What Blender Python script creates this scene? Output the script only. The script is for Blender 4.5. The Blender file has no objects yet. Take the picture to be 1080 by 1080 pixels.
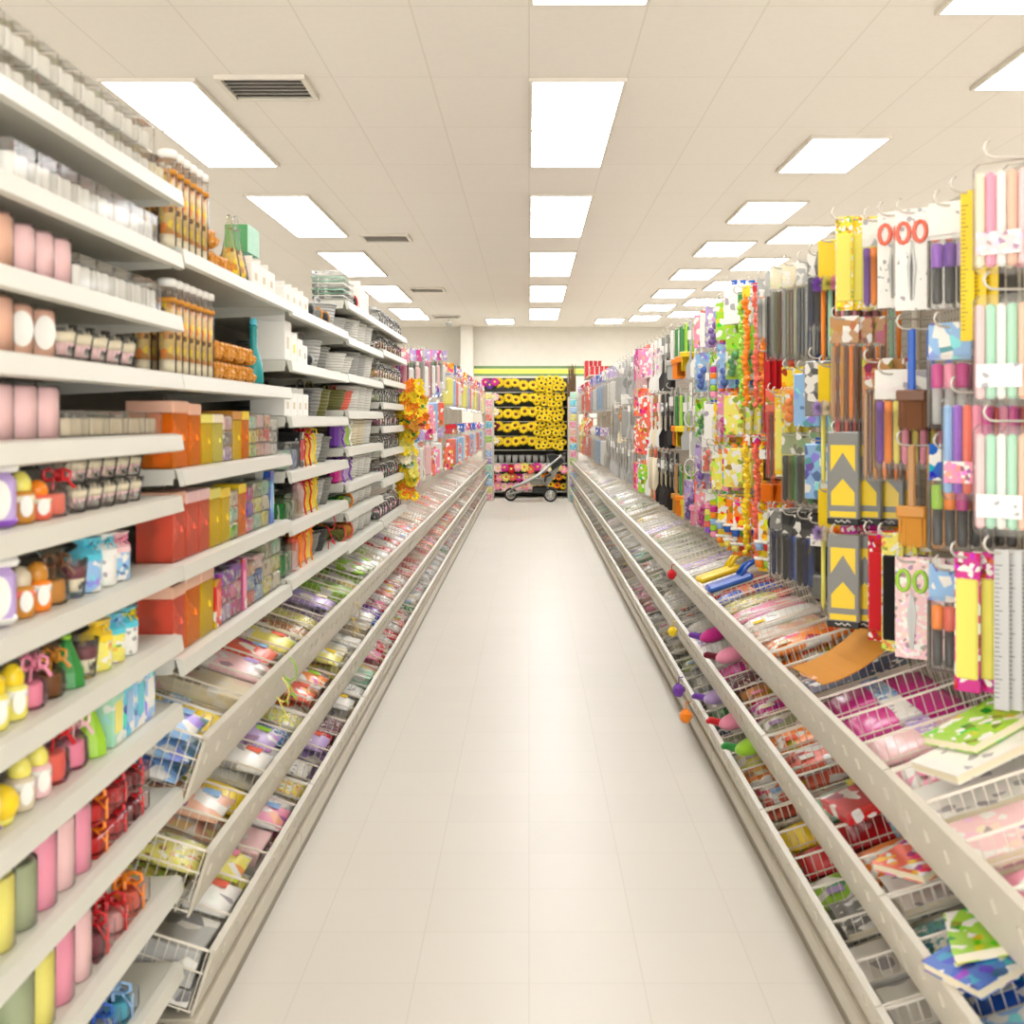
import bpy, math, random
from mathutils import Vector, Matrix
R = random.Random(11)
PI = math.pi
SC = bpy.context.scene
COL = SC.collection

# ------------------------------------------------------------------ colours
def lin(c):
    return tuple((x/255/12.92) if x/255 <= .04045 else ((x/255+.055)/1.055)**2.4 for x in c)
PAL = dict(white=(240,238,230), cream=(240,228,196), peach=(238,186,158), pink=(240,150,176), blush=(242,200,200),
    magenta=(206,50,140), red=(206,32,40), coral=(240,112,86), orange=(250,140,34), amber=(206,140,50), tan=(190,140,86),
    brown=(112,70,40), yellow=(246,212,40), lemon=(238,228,110), lime=(160,210,60), green=(54,140,64), mint=(170,220,190),
    teal=(40,150,150), aqua=(90,200,220), blue=(44,96,190), sky=(150,190,230), navy=(30,40,86), purple=(118,66,168),
    lilac=(190,164,214), grey=(136,136,130), silver=(186,186,182), charcoal=(60,60,60), black=(26,25,24), burgundy=(110,24,44),
    beige=(214,200,172), olive=(110,108,50), sage=(160,170,130), violet=(150,90,200), straw=(216,186,110))
LIN = {k: lin(v) for k, v in PAL.items()}
def C4(c):
    return (*LIN[c], 1) if isinstance(c, str) else (*c, 1)

# ------------------------------------------------------------------ materials
MATS = {}
def new_mat(name):
    m = bpy.data.materials.new(name); m.use_nodes = True
    MATS[name] = m
    nt = m.node_tree
    return m, nt, nt.nodes['Principled BSDF']
def tinted(name, rough=.5, spec=.5, **kw):
    m, nt, p = new_mat(name)
    oi = nt.nodes.new('ShaderNodeObjectInfo')
    nt.links.new(oi.outputs['Color'], p.inputs['Base Color'])
    p.inputs['Roughness'].default_value = rough
    p.inputs['Specular IOR Level'].default_value = spec
    for k, v in kw.items(): p.inputs[k].default_value = v
    return m
tinted('matte', .75, .3); tinted('gloss', .25); tinted('wax', .42, .4); tinted('cloth', .9, .2, **{'Sheen Weight': .3})
tinted('tin', .28, .5, Metallic=.9)
def printed(name, scale, rough, base=.52):
    m, nt, p = new_mat(name)
    N, L = nt.nodes, nt.links
    oi = N.new('ShaderNodeObjectInfo'); tc = N.new('ShaderNodeTexCoord')
    vo = N.new('ShaderNodeTexVoronoi'); vo.inputs['Scale'].default_value = scale
    add = N.new('ShaderNodeVectorMath'); add.operation = 'ADD'
    comb = N.new('ShaderNodeCombineXYZ'); mul = N.new('ShaderNodeMath'); mul.operation = 'MULTIPLY'; mul.inputs[1].default_value = 9.7
    L.new(oi.outputs['Random'], mul.inputs[0])
    for i in range(3): L.new(mul.outputs[0], comb.inputs[i])
    L.new(tc.outputs['Object'], add.inputs[0]); L.new(comb.outputs[0], add.inputs[1]); L.new(add.outputs[0], vo.inputs['Vector'])
    sep = N.new('ShaderNodeSeparateColor'); L.new(vo.outputs['Color'], sep.inputs[0])
    hs = N.new('ShaderNodeHueSaturation'); L.new(oi.outputs['Color'], hs.inputs['Color'])
    mr = N.new('ShaderNodeMapRange'); L.new(sep.outputs[1], mr.inputs[0]); mr.inputs[3].default_value = .38; mr.inputs[4].default_value = .62
    L.new(mr.outputs[0], hs.inputs['Hue']); hs.inputs['Saturation'].default_value = 1.1
    def step(th):
        g = N.new('ShaderNodeMath'); g.operation = 'GREATER_THAN'; g.inputs[1].default_value = th
        L.new(sep.outputs[0], g.inputs[0]); return g
    def mix(fac, a, b):
        x = N.new('ShaderNodeMix'); x.data_type = 'RGBA'
        L.new(fac.outputs[0], x.inputs[0]); L.new(a, x.inputs[6])
        if isinstance(b, tuple): x.inputs[7].default_value = b
        else: L.new(b, x.inputs[7])
        return x.outputs[2]
    c = mix(step(base), oi.outputs['Color'], hs.outputs[0])
    c = mix(step(.70), c, (.86, .84, .78, 1))
    dk = N.new('ShaderNodeMix'); dk.data_type = 'RGBA'; dk.blend_type = 'MULTIPLY'; dk.inputs[0].default_value = 1; L.new(hs.outputs[0], dk.inputs[6]); dk.inputs[7].default_value = (.45, .45, .5, 1)
    c = mix(step(.92), c, dk.outputs[2])
    L.new(c, p.inputs['Base Color']); p.inputs['Roughness'].default_value = rough
    return m
printed('print', 42, .3); printed('bigprint', 24, .28, .62); printed('fineprint', 95, .3)
def clear(name, diff, rough=.08, tint=.12):
    m, nt, p = new_mat(name)
    N, L = nt.nodes, nt.links
    N.remove(p); out = N['Material Output']
    oi = N.new('ShaderNodeObjectInfo')
    tr = N.new('ShaderNodeBsdfTransparent'); gl = N.new('ShaderNodeBsdfGlossy'); df = N.new('ShaderNodeBsdfDiffuse')
    gl.inputs['Roughness'].default_value = rough
    tm = N.new('ShaderNodeMix'); tm.data_type = 'RGBA'; tm.inputs[0].default_value = tint; tm.inputs[6].default_value = (1, 1, 1, 1); L.new(oi.outputs['Color'], tm.inputs[7])
    L.new(tm.outputs[2], tr.inputs['Color']); L.new(oi.outputs['Color'], df.inputs['Color'])
    m1 = N.new('ShaderNodeMixShader'); m1.inputs[0].default_value = diff
    L.new(tr.outputs[0], m1.inputs[1]); L.new(df.outputs[0], m1.inputs[2])
    lw = N.new('ShaderNodeLayerWeight'); lw.inputs['Blend'].default_value = .14
    m2 = N.new('ShaderNodeMixShader'); L.new(lw.outputs['Fresnel'], m2.inputs[0])
    L.new(m1.outputs[0], m2.inputs[1]); L.new(gl.outputs[0], m2.inputs[2]); L.new(m2.outputs[0], out.inputs['Surface'])
    return m
clear('clear', .06); clear('film', .07, .15); clear('tinted_box', .42, .12, .4)
def flat(name, c, rough=.5, metal=0., bump=None, spec=.5):
    m, nt, p = new_mat(name)
    N, L = nt.nodes, nt.links
    col = lin(c)
    n = N.new('ShaderNodeTexNoise'); n.inputs['Scale'].default_value = 6; n.inputs['Detail'].default_value = 5
    tc = N.new('ShaderNodeTexCoord'); L.new(tc.outputs['Object'], n.inputs['Vector'])
    mx = N.new('ShaderNodeMix'); mx.data_type = 'RGBA'; L.new(n.outputs['Fac'], mx.inputs[0])
    mx.inputs[6].default_value = (*[x*.94 for x in col], 1); mx.inputs[7].default_value = (*[min(1, x*1.05) for x in col], 1)
    L.new(mx.outputs[2], p.inputs['Base Color'])
    p.inputs['Roughness'].default_value = rough; p.inputs['Metallic'].default_value = metal; p.inputs['Specular IOR Level'].default_value = spec
    if bump:
        b = N.new('ShaderNodeBump'); b.inputs['Strength'].default_value = bump[1]; n2 = N.new('ShaderNodeTexNoise'); n2.inputs['Scale'].default_value = bump[0]
        L.new(tc.outputs['Object'], n2.inputs['Vector']); L.new(n2.outputs['Fac'], b.inputs['Height']); L.new(b.outputs[0], p.inputs['Normal'])
    return m
flat('shelf_enamel', (212, 210, 198), .38); flat('rail_enamel', (208, 201, 184), .4); flat('panel_enamel', (150, 148, 136), .6)
flat('kick', (150, 142, 124), .5); flat('wire', (238, 230, 214), .35); flat('hook_metal', (214, 208, 196), .25, .35)
flat('wall_paint', (226, 220, 206), .8, bump=(90, .05)); flat('stripe_green', (120, 150, 100), .7); flat('stripe_yellow', (236, 232, 104), .7)
flat('rubber', (40, 40, 40), .6); flat('fabric_grey', (150, 150, 140), .85); flat('fabric_dark', (56, 58, 54), .85); flat('twig', (110, 84, 54), .8, bump=(60, .3))
flat('vent_dark', (70, 66, 60), .6); flat('vent_white', (222, 214, 200), .5)
def pegboard():
    m, nt, p = new_mat('pegboard'); N, L = nt.nodes, nt.links
    tc = N.new('ShaderNodeTexCoord'); mp = N.new('ShaderNodeVectorMath'); mp.operation = 'MULTIPLY'; mp.inputs[1].default_value = (0, 39.4, 39.4)
    fr = N.new('ShaderNodeVectorMath'); fr.operation = 'FRACTION'; sb = N.new('ShaderNodeVectorMath'); sb.operation = 'SUBTRACT'; sb.inputs[1].default_value = (0, .5, .5)
    ln = N.new('ShaderNodeVectorMath'); ln.operation = 'LENGTH'; lt = N.new('ShaderNodeMath'); lt.operation = 'LESS_THAN'; lt.inputs[1].default_value = .13
    L.new(tc.outputs['Object'], mp.inputs[0]); L.new(mp.outputs[0], fr.inputs[0]); L.new(fr.outputs[0], sb.inputs[0]); L.new(sb.outputs[0], ln.inputs[0]); L.new(ln.outputs['Value'], lt.inputs[0])
    mx = N.new('ShaderNodeMix'); mx.data_type = 'RGBA'; L.new(lt.outputs[0], mx.inputs[0])
    mx.inputs[6].default_value = (*lin((168, 160, 142)), 1); mx.inputs[7].default_value = (.03, .03, .025, 1)
    L.new(mx.outputs[2], p.inputs['Base Color']); p.inputs['Roughness'].default_value = .65
pegboard()
def grid_mat(name, c, seam, w, h, mort, rough, noise, spec=.5, off=(0, 0, 0), mottle=.05):
    m, nt, p = new_mat(name); N, L = nt.nodes, nt.links
    tc = N.new('ShaderNodeTexCoord'); ad = N.new('ShaderNodeVectorMath'); ad.operation = 'ADD'; ad.inputs[1].default_value = off
    br = N.new('ShaderNodeTexBrick'); br.offset = 0; br.squash = 1
    for k, v in (('Scale', 1), ('Mortar Size', mort), ('Mortar Smooth', .3), ('Brick Width', w), ('Row Height', h), ('Bias', 0)): br.inputs[k].default_value = v
    c = lin(c); br.inputs['Color1'].default_value = (*c, 1); br.inputs['Color2'].default_value = (*[x*(1-mottle) for x in c], 1); br.inputs['Mortar'].default_value = (*lin(seam), 1)
    L.new(tc.outputs['Object'], ad.inputs[0]); L.new(ad.outputs[0], br.inputs['Vector'])
    n = N.new('ShaderNodeTexNoise'); n.inputs['Scale'].default_value = noise; n.inputs['Detail'].default_value = 3; n.inputs['Roughness'].default_value = .45; L.new(tc.outputs['Object'], n.inputs['Vector'])
    mr = N.new('ShaderNodeMapRange'); L.new(n.outputs['Fac'], mr.inputs[0]); mr.inputs[3].default_value = .97; mr.inputs[4].default_value = 1.02
    mx = N.new('ShaderNodeMix'); mx.data_type = 'RGBA'; mx.blend_type = 'MULTIPLY'; mx.inputs[0].default_value = 1
    L.new(br.outputs['Color'], mx.inputs[6]); L.new(mr.outputs[0], mx.inputs[7]); L.new(mx.outputs[2], p.inputs['Base Color'])
    p.inputs['Specular IOR Level'].default_value = spec
    mr2 = N.new('ShaderNodeMapRange'); L.new(n.outputs['Fac'], mr2.inputs[0]); mr2.inputs[3].default_value = rough-.02; mr2.inputs[4].default_value = rough+.03
    L.new(mr2.outputs[0], p.inputs['Roughness'])
grid_mat('floor_tile', (228, 223, 212), (214, 208, 196), .305, .305, .0016, .36, 1.1, spec=.32, mottle=.02)
grid_mat('ceiling_tile', (238, 231, 221), (226, 218, 206), .61, 1.22, .006, .9, 30, spec=.1, off=(0, -7.11 % 1.22, 0), mottle=.012)
def emit(name, c, s):
    m, nt, p = new_mat(name)
    p.inputs['Base Color'].default_value = (*lin(c), 1); p.inputs['Emission Color'].default_value = (*lin(c), 1); p.inputs['Emission Strength'].default_value = s
LAMP = 9.0
emit('lamp_diffuser', (250, 251, 255), LAMP)
def pattern_mat(name, cols, scale, rough=.35, stretch=(1, 1, 1), kind='voronoi'):
    m, nt, p = new_mat(name); N, L = nt.nodes, nt.links
    tc = N.new('ShaderNodeTexCoord'); mu = N.new('ShaderNodeVectorMath'); mu.operation = 'MULTIPLY'; mu.inputs[1].default_value = stretch
    L.new(tc.outputs['Object'], mu.inputs[0])
    t = N.new('ShaderNodeTexVoronoi'); t.inputs['Scale'].default_value = scale; L.new(mu.outputs[0], t.inputs['Vector'])
    sp = N.new('ShaderNodeSeparateColor'); L.new(t.outputs['Color'], sp.inputs[0])
    cr = N.new('ShaderNodeValToRGB'); cr.color_ramp.interpolation = 'CONSTANT'
    for i, c in enumerate(cols):
        e = cr.color_ramp.elements[i] if i < 2 else cr.color_ramp.elements.new(i/len(cols))
        e.position = i/len(cols); e.color = C4(c)
    L.new(sp.outputs[0], cr.inputs[0]); L.new(cr.outputs[0], p.inputs['Base Color']); p.inputs['Roughness'].default_value = rough
pattern_mat('preserves', ['amber', 'straw', 'brown', 'straw', 'orange', 'yellow'], 80, .3, (1, 1, .7))
grid_mat('plaid_red', PAL['red'], PAL['white'], .07, .05, .006, .4, 5, mottle=.3)
pattern_mat('wicker', ['beige', 'tan', 'straw', 'beige'], 90, .7, (1, 1, 2.5))
def woven(name):
    m, nt, p = new_mat(name); N, L = nt.nodes, nt.links
    oi = N.new('ShaderNodeObjectInfo'); tc = N.new('ShaderNodeTexCoord')
    w = N.new('ShaderNodeTexWave'); w.bands_direction = 'Z'; w.inputs['Scale'].default_value = 22; w.inputs['Distortion'].default_value = 1.5; L.new(tc.outputs['Object'], w.inputs['Vector'])
    b = N.new('ShaderNodeBump'); b.inputs['Strength'].default_value = .6; b.inputs['Distance'].default_value = .006; L.new(w.outputs['Fac'], b.inputs['Height'])
    L.new(b.outputs[0], p.inputs['Normal']); L.new(oi.outputs['Color'], p.inputs['Base Color']); p.inputs['Roughness'].default_value = .6
woven('woven')

# ------------------------------------------------------------------ geometry
class G:
    def __init__(s): s.v = []; s.f = []; s.sm = []
    def quad(s, *ps, smooth=False):
        n = len(s.v); s.v += [tuple(p) for p in ps]; s.f.append(tuple(range(n, n+len(ps)))); s.sm.append(smooth); return s
    def faces(s, vs, fs, smooth=False, M=None):
        n = len(s.v); s.v += [tuple((M @ Vector(p)) if M else p) for p in vs]
        for f in fs: s.f.append(tuple(n+i for i in f)); s.sm.append(smooth)
        return s
    def box(s, x0, x1, y0, y1, z0, z1, M=None):
        vs = [(x, y, z) for x in (x0, x1) for y in (y0, y1) for z in (z0, z1)]
        return s.faces(vs, [(0,1,3,2),(4,6,7,5),(0,4,5,1),(2,3,7,6),(0,2,6,4),(1,5,7,3)], M=M)
    def rbox(s, x0, x1, y0, y1, z0, z1, b, M=None):
        c = ((x0+x1)/2, (y0+y1)/2, (z0+z1)/2); h = (abs(x1-x0)/2, abs(y1-y0)/2, abs(z1-z0)/2); b = min(b, *[k*.95 for k in h])
        vs, ix = [], {}
        sg = [(a, d, e) for a in (-1, 1) for d in (-1, 1) for e in (-1, 1)]
        for q in sg:
            for ax in range(3):
                ix[q, ax] = len(vs); vs.append(tuple(c[i]+q[i]*(h[i] if i == ax else h[i]-b) for i in range(3)))
        fs = []
        for ax in range(3):
            o = [i for i in range(3) if i != ax]
            for d in (-1, 1):
                f = []
                for a, e in ((-1,-1),(1,-1),(1,1),(-1,1)):
                    q = [0,0,0]; q[ax] = d; q[o[0]] = a; q[o[1]] = e; f.append(ix[tuple(q), ax])
                fs.append(f)
                
        for ax in range(3):
            o = [i for i in range(3) if i != ax]
            for a in (-1, 1):
                for e in (-1, 1):
                    q0 = [0,0,0]; q0[ax] = -1; q0[o[0]] = a; q0[o[1]] = e; q1 = list(q0); q1[ax] = 1
                    q0, q1 = tuple(q0), tuple(q1)
                    fs.append([ix[q0,o[0]], ix[q1,o[0]], ix[q1,o[1]], ix[q0,o[1]]])
        for q in sg: fs.append([ix[q,0], ix[q,1], ix[q,2]])
        C = Vector(c); out = []
        for f in fs:
            P = [Vector(vs[i]) for i in f]; n = (P[1]-P[0]).cross(P[2]-P[0])
            out.append(tuple(f) if n.dot(sum(P, Vector())/len(P)-C) > 0 else tuple(reversed(f)))
        return s.faces(vs, out, M=M)
    def lathe(s, prof, n=14, smooth=True, M=None, flat=1.):
        vs, fs = [], []
        for r, z in prof:
            for k in range(n): a = 2*PI*k/n; vs.append((r*math.cos(a), r*math.sin(a)*flat, z))
        for i in range(len(prof)-1):
            for k in range(n): k2 = (k+1) % n; fs.append((i*n+k, i*n+k2, (i+1)*n+k2, (i+1)*n+k))
        s.faces(vs, fs, smooth, M)
        m = len(s.v)-len(vs)
        if prof[0][0] > 1e-5: s.f.append(tuple(m+k for k in reversed(range(n)))); s.sm.append(False)
        if prof[-1][0] > 1e-5: s.f.append(tuple(m+(len(prof)-1)*n+k for k in range(n))); s.sm.append(False)
        return s
    def tube(s, pts, r, n=6, M=None, closed=False):
        pts = [Vector(p) for p in pts]; rs = r if isinstance(r, (list, tuple)) else [r]*len(pts)
        vs, fs, up = [], [], None
        m = len(pts)
        for i, p in enumerate(pts):
            a = pts[(i-1) % m] if (closed or i > 0) else p; b = pts[(i+1) % m] if (closed or i < m-1) else p
            t = (b-a).normalized()
            if up is None: up = t.orthogonal().normalized()
            u = (up - t*up.dot(t))
            u = u.normalized() if u.length > 1e-6 else t.orthogonal().normalized()
            up = u; w = t.cross(u)
            for k in range(n): an = 2*PI*(k+.5)/n; vs.append(p+(u*math.cos(an)+w*math.sin(an))*rs[i])
        for i in range(m if closed else m-1):
            j = (i+1) % m
            for k in range(n): k2 = (k+1) % n; fs.append((i*n+k, i*n+k2, j*n+k2, j*n+k))
        if not closed: fs += [tuple(reversed(range(n))), tuple((m-1)*n+k for k in range(n))]
        return s.faces(vs, fs, n > 4, M)
    def ball(s, c, r, nu=10, nv=7, jit=0., rnd=None, flat=(1,1,1)):
        vs, fs = [], []
        for i in range(nv+1):
            th = PI*i/nv
            for k in range(nu):
                a = 2*PI*k/nu; q = r*(1+(rnd.uniform(-jit, jit) if rnd else 0))
                vs.append((c[0]+q*flat[0]*math.sin(th)*math.cos(a), c[1]+q*flat[1]*math.sin(th)*math.sin(a), c[2]+q*flat[2]*math.cos(th)))
        for i in range(nv):
            for k in range(nu): k2 = (k+1) % nu; fs.append((i*nu+k, (i+1)*nu+k, (i+1)*nu+k2, i*nu+k2))
        return s.faces(vs, fs, not jit)
    def slab(s, poly, t, axis=0):
        """a flat outline (list of 2D points in the two other axes) given a thickness t along axis, centred"""
        n = len(poly)
        def mk(p, d):
            q = list(p); q.insert(axis, d); return tuple(q)
        vs = [mk(p, -t/2) for p in poly]+[mk(p, t/2) for p in poly]
        fs = [tuple(reversed(range(n))), tuple(range(n, 2*n))]+[(i, (i+1) % n, n+(i+1) % n, n+i) for i in range(n)]
        return s.faces(vs, fs)
    def mesh(s, name, *mats):
        me = bpy.data.meshes.new(name); me.from_pydata(s.v, [], s.f)
        for m in mats: me.materials.append(MATS[m])
        me.polygons.foreach_set('use_smooth', s.sm); me.update()
        return me
def T(x=0, y=0, z=0): return Matrix.Translation((x, y, z))
def RZ(a): return Matrix.Rotation(a, 4, 'Z')
def RX(a): return Matrix.Rotation(a, 4, 'X')
def RY(a): return Matrix.Rotation(a, 4, 'Y')

# ------------------------------------------------------------------ objects
LABELS = {}
def link(name, data, color=None, parent=None):
    o = bpy.data.objects.new(name, data); COL.objects.link(o)
    if color is not None: o.color = C4(color)
    if parent is not None: o.parent = parent
    return o
def tag(o, label, cat, group=None, kind=None):
    o['label'] = label; o['category'] = cat
    if group: o['group'] = group
    if kind: o['kind'] = kind
    LABELS.setdefault(label, []).append(o.name)
    return o
def struct(name, g, *mats):
    o = link(name, g.mesh(name, *mats)); o['kind'] = 'structure'; return o
class Kind:
    """a kind of thing: name, category and parts (part name, mesh, colour slot or colour, [sub-parts]); one part and no more = a single mesh"""
    def __init__(s, name, cat, parts): s.name, s.cat, s.parts = name, cat, parts
def _parts(parts, parent, cols):
    for p in parts:
        c = cols[p[2] % len(cols)] if isinstance(p[2], int) else p[2]
        o = link(p[0], p[1], c, parent)
        if len(p) > 3 and p[3]: _parts(p[3], o, cols)
def place(K, M, cols, label, group=None):
    if len(K.parts) == 1:
        p = K.parts[0]; o = link(K.name, p[1], cols[p[2] % len(cols)] if isinstance(p[2], int) else p[2])
    else:
        o = link(K.name, None); _parts(K.parts, o, cols)
    o.matrix_world = M
    return tag(o, label, K.cat, group)
ORD = 'first second third fourth fifth sixth seventh eighth ninth tenth eleventh twelfth thirteenth fourteenth fifteenth sixteenth seventeenth eighteenth nineteenth twentieth'.split()
def od(i): return ORD[i] if i < 20 else 'twenty-'+ORD[i-20]
def scl(x, y, z): return Matrix.Diagonal((x, y, z, 1))

# ------------------------------------------------------------------ camera and room
CZ, F = 1.5, 1210.0
cam = bpy.data.cameras.new('camera'); co = bpy.data.objects.new('camera', cam); COL.objects.link(co)
co.location = (0, 0, CZ); co.rotation_euler = (PI/2, 0, 0)
cam.sensor_width = 36; cam.lens = F/1080*36; cam.shift_x = -(558-540)/1080; cam.shift_y = -(540-442)/1080
cam.clip_start = .05; cam.dof.use_dof = True; cam.dof.focus_distance = 9.0; cam.dof.aperture_fstop = 5.6
SC.camera = co
HC, YB = 3.62, 26.4
struct('floor', G().box(-9, 9, -3, YB+.2, -.1, 0), 'floor_tile')
struct('ceiling', G().box(-9, 9, -3, YB+.2, HC, HC+.1), 'ceiling_tile')
struct('wall_back', G().box(-9, 9, YB, YB+.2, 0, HC), 'wall_paint')
struct('wall_left', G().box(-9.2, -9, -3, YB+.2, 0, HC), 'wall_paint')
struct('wall_right', G().box(9, 9.2, -3, YB+.2, 0, HC), 'wall_paint')
def zy(y, Y): return CZ+(442-y)*Y/F
for i, (a, b, m) in enumerate(((386, 388.6, 'stripe_green'), (389.2, 394, 'stripe_yellow'), (394.2, 396.6, 'stripe_green'))):
    struct(f'trim_{i+1}', G().box(-9, 9, YB-.012, YB, zy(b, YB), zy(a, YB)), m)
struct('column', G().rbox(-1.55, -1.27, YB-.6, YB-.02, 0, HC, .01), 'wall_paint')

# ceiling lights and vents
dif = G().rbox(-.285, .285, -.59, .59, -.022, -.004, .004).mesh('diffuser', 'lamp_diffuser')
frg = G()
for a in ((-.305, -.283, -.61, .61), (.283, .305, -.61, .61), (-.283, .283, -.61, -.588), (-.283, .283, .588, .61)): frg.box(*a, -.026, -.001)
LIGHT = Kind('ceiling_light', 'ceiling light', [('frame', frg.mesh('frame', 'vent_white'), 'white'), ('diffuser', dif, 'white')])
def light(x, y, lab): place(LIGHT, T(x, y, HC), ['white'], lab, 'ceiling light panels')
rows = [3.46+.61]+[3.46+1.22+.61]
for k in range(6):
    for h in (0, 1):
        y = 3.46+3.66*k+1.22*h+.61-(.08 if k == 0 else 0)
        light(.305, y, f'bright recessed ceiling light panel, {od(2*k+h)} of the middle row above the aisle')
        if k > 0: light(-2.38, y, f'bright recessed ceiling light panel, {od(2*k+h-2)} of the row above the white shelves')
for k in range(8):
    y = [5.35, 9.17, 11.7, 14.2, 16.7, 19.2, 21.6, 23.9][k]
    light(2.41, y, f'bright recessed ceiling light panel, {od(k)} of the inner row above the hanging packs')
for k, y in enumerate((6.72, 13.1, 15.6, 18.1, 20.6, 23.0)):
    light(3.12, y, f'bright recessed ceiling light panel, {od(k)} of the outer row above the hanging packs')
light(-.62, 24.7, 'bright recessed ceiling light panel against the back wall, just beside the middle row')
light(1.72, 24.6, 'bright recessed ceiling light panel against the back wall, between two rows')
for sgn, w in ((-1, 'left'), (1, 'right')):  # unseen panels behind the racks, added for extra illumination
    for j, x in enumerate((5.2, 7.4)):
        for k in range(6): light(sgn*x, 2.2+3.9*k, f'bright ceiling light panel, {od(k)} of {od(j)} row over the neighbouring {w} aisle')
vf = G()
for a in ((-.28, -.25, -.25, .25), (.25, .28, -.25, .25), (-.25, .25, -.25, -.22), (-.25, .25, .22, .25)): vf.box(*a, -.03, -.001)
vs = G()
for i in range(6): vs.box(-.25, .25, -.012, .012, -.001, .001, M=T(0, -.19+.076*i, -.016) @ RX(.6))
VENT = Kind('ceiling_vent', 'vent', [('frame', vf.mesh('frame', 'vent_white'), 'white'), ('slat', vs.mesh('slat', 'vent_white'), 'white'), ('duct_opening', G().box(-.25, .25, -.22, .22, -.004, -.002).mesh('duct_opening', 'vent_dark'), 'black')])
for x, y, lab in ((-1.66, 7.3, 'square slatted ceiling vent beside the nearest light over the shelves'), (-1.66, 13.35, 'slatted ceiling vent beside the second pair of lights over the shelves'),
                  (-1.66, 18.7, 'small distant ceiling vent, third from the near end'), (-1.7, 23.6, 'farthest small ceiling vent near the back wall'), (3.65, 12.8, 'dark ceiling vent above the hanging pen packs')):
    place(VENT, T(x, y, HC), ['white'], lab)
dm = G().lathe([(.0, -.14), (.05, -.125), (.07, -.09), (.07, -.06)], 14)
SD = Kind('camera_dome', 'security camera', [('mount', G().lathe([(.075, -.06), (.075, -.03), (.03, -.02), (.03, 0)], 14).mesh('mount', 'gloss'), 'white'), ('dome', dm.mesh('dome', 'gloss'), 'silver')])
place(SD, T(-1.72, 24.6, HC), ['white'], 'small pale ceiling dome before the back wall over the hanging goods')

# ------------------------------------------------------------------ gondolas
BAY = 1.22
XS = .81
rail_g = lambda: G().faces([(s_, y, z) for y in (0, BAY-.006) for s_, z in ((.824, .002), (.806, -.002), (.800, -.036), (.812, -.040))],
                           [(0,1,5,4),(1,2,6,5),(2,3,7,6),(3,0,4,7),(3,2,1,0),(4,5,6,7)])
def shelf_meshes(sg):
    g = G().box(.826, 1.225, .002, BAY-.008, -.022, 0)
    for y in (.004, BAY-.014):
        g.faces([(x, yy, z) for yy in (y, y+.004) for x, z in ((.83, -.022), (1.225, -.022), (1.225, -.055), (1.1, -.05), (.83, -.036))],
                [(0,1,2,3,4),(9,8,7,6,5),(0,5,6,1),(1,6,7,2),(2,7,8,3),(3,8,9,4),(4,9,5,0)])
    r = rail_g()
    if sg < 0:
        for q in (g, r): q.v = [(-x, y, z) for x, y, z in q.v]; q.f = [tuple(reversed(f)) for f in q.f]
    return g.mesh('shelf', 'shelf_enamel'), r.mesh('price_rail', 'shelf_enamel')
def mir(g, sg):
    if sg < 0: g.v = [(-x, y, z) for x, y, z in g.v]; g.f = [tuple(reversed(f)) for f in g.f]
    return g
SHM = {-1: shelf_meshes(-1)}
def unit(sg, y0, shelves, top, lab, peg):
    o = link('shelving_unit' if not peg else 'pegboard_unit', None); o.location = (0, y0, 0)
    link('back_panel', BP[sg, peg, top] if (sg, peg, top) in BP else BP.setdefault((sg, peg, top), mir(G().box(1.232, 1.25, 0, BAY, .1, top), sg).mesh('back_panel', 'pegboard' if peg else 'panel_enamel')), None, o)
    for y in (0, BAY-.025):
        u = link('upright', UP.setdefault((sg, top), mir(G().box(1.222, 1.232, 0, .024, .1, top), sg).mesh('upright', 'rail_enamel')), None, o); u.location = (0, y, 0)
    link('base_deck', BD[sg], None, o); link('kick_plate', KP[sg], None, o)
    for z in shelves:
        s_ = link('shelf', SHM[-1][0], None, o); s_.location = (0, 0, z)
        link('price_rail', SHM[-1][1], None, s_)
    tag(o, lab, 'shelving' if not peg else 'pegboard rack', 'gondola bays')
    return o
BP, UP = {}, {}
BD = {s_: mir(G().rbox(.772, 1.25, 0, BAY-.004, .045, .10, .006), s_).mesh('base_deck', 'rail_enamel') for s_ in (-1, 1)}
KP = {s_: mir(G().box(.785, .80, 0, BAY-.004, 0, .045), s_).mesh('kick_plate', 'kick') for s_ in (-1, 1)}
Y1 = 2.67
SHELVES = [[2.03, 1.885, 1.74, 1.606, 1.465, 1.323, 1.164, 1.0, .84, .645, .44, .24],
           [1.9, 1.606, 1.382, 1.16, .94], [1.89, 1.70, 1.51, 1.32, 1.14, .955],
           [2.03, 1.872, 1.706, 1.54, 1.37, 1.21, 1.08, .935], [2.03, 1.89, 1.73, 1.594, 1.46, 1.325, 1.157, .94]]
LB = ['nearest', 'second', 'third', 'fourth', 'fifth']
for i, sh in enumerate(SHELVES):
    unit(-1, Y1+BAY*(i-1), sh, 2.1, f'{LB[i]} white metal shelving bay along the left of the aisle', False)
for i in range(11):
    unit(-1, Y1+BAY*(i+4), [], 2.0 if i == 0 else 2.16, f'{od(i)} beige pegboard bay beyond the white shelves on the left', True)
YR0 = 2.42
NR = 15
for i in range(-1, NR):
    unit(1, YR0+BAY*i, [], 2.14, f'{od(i+1)} pegboard bay from the photographer on the right', True)

# ------------------------------------------------------------------ wire bins
TILT = math.radians(18); ct, st = math.cos(TILT), math.sin(TILT)
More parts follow.
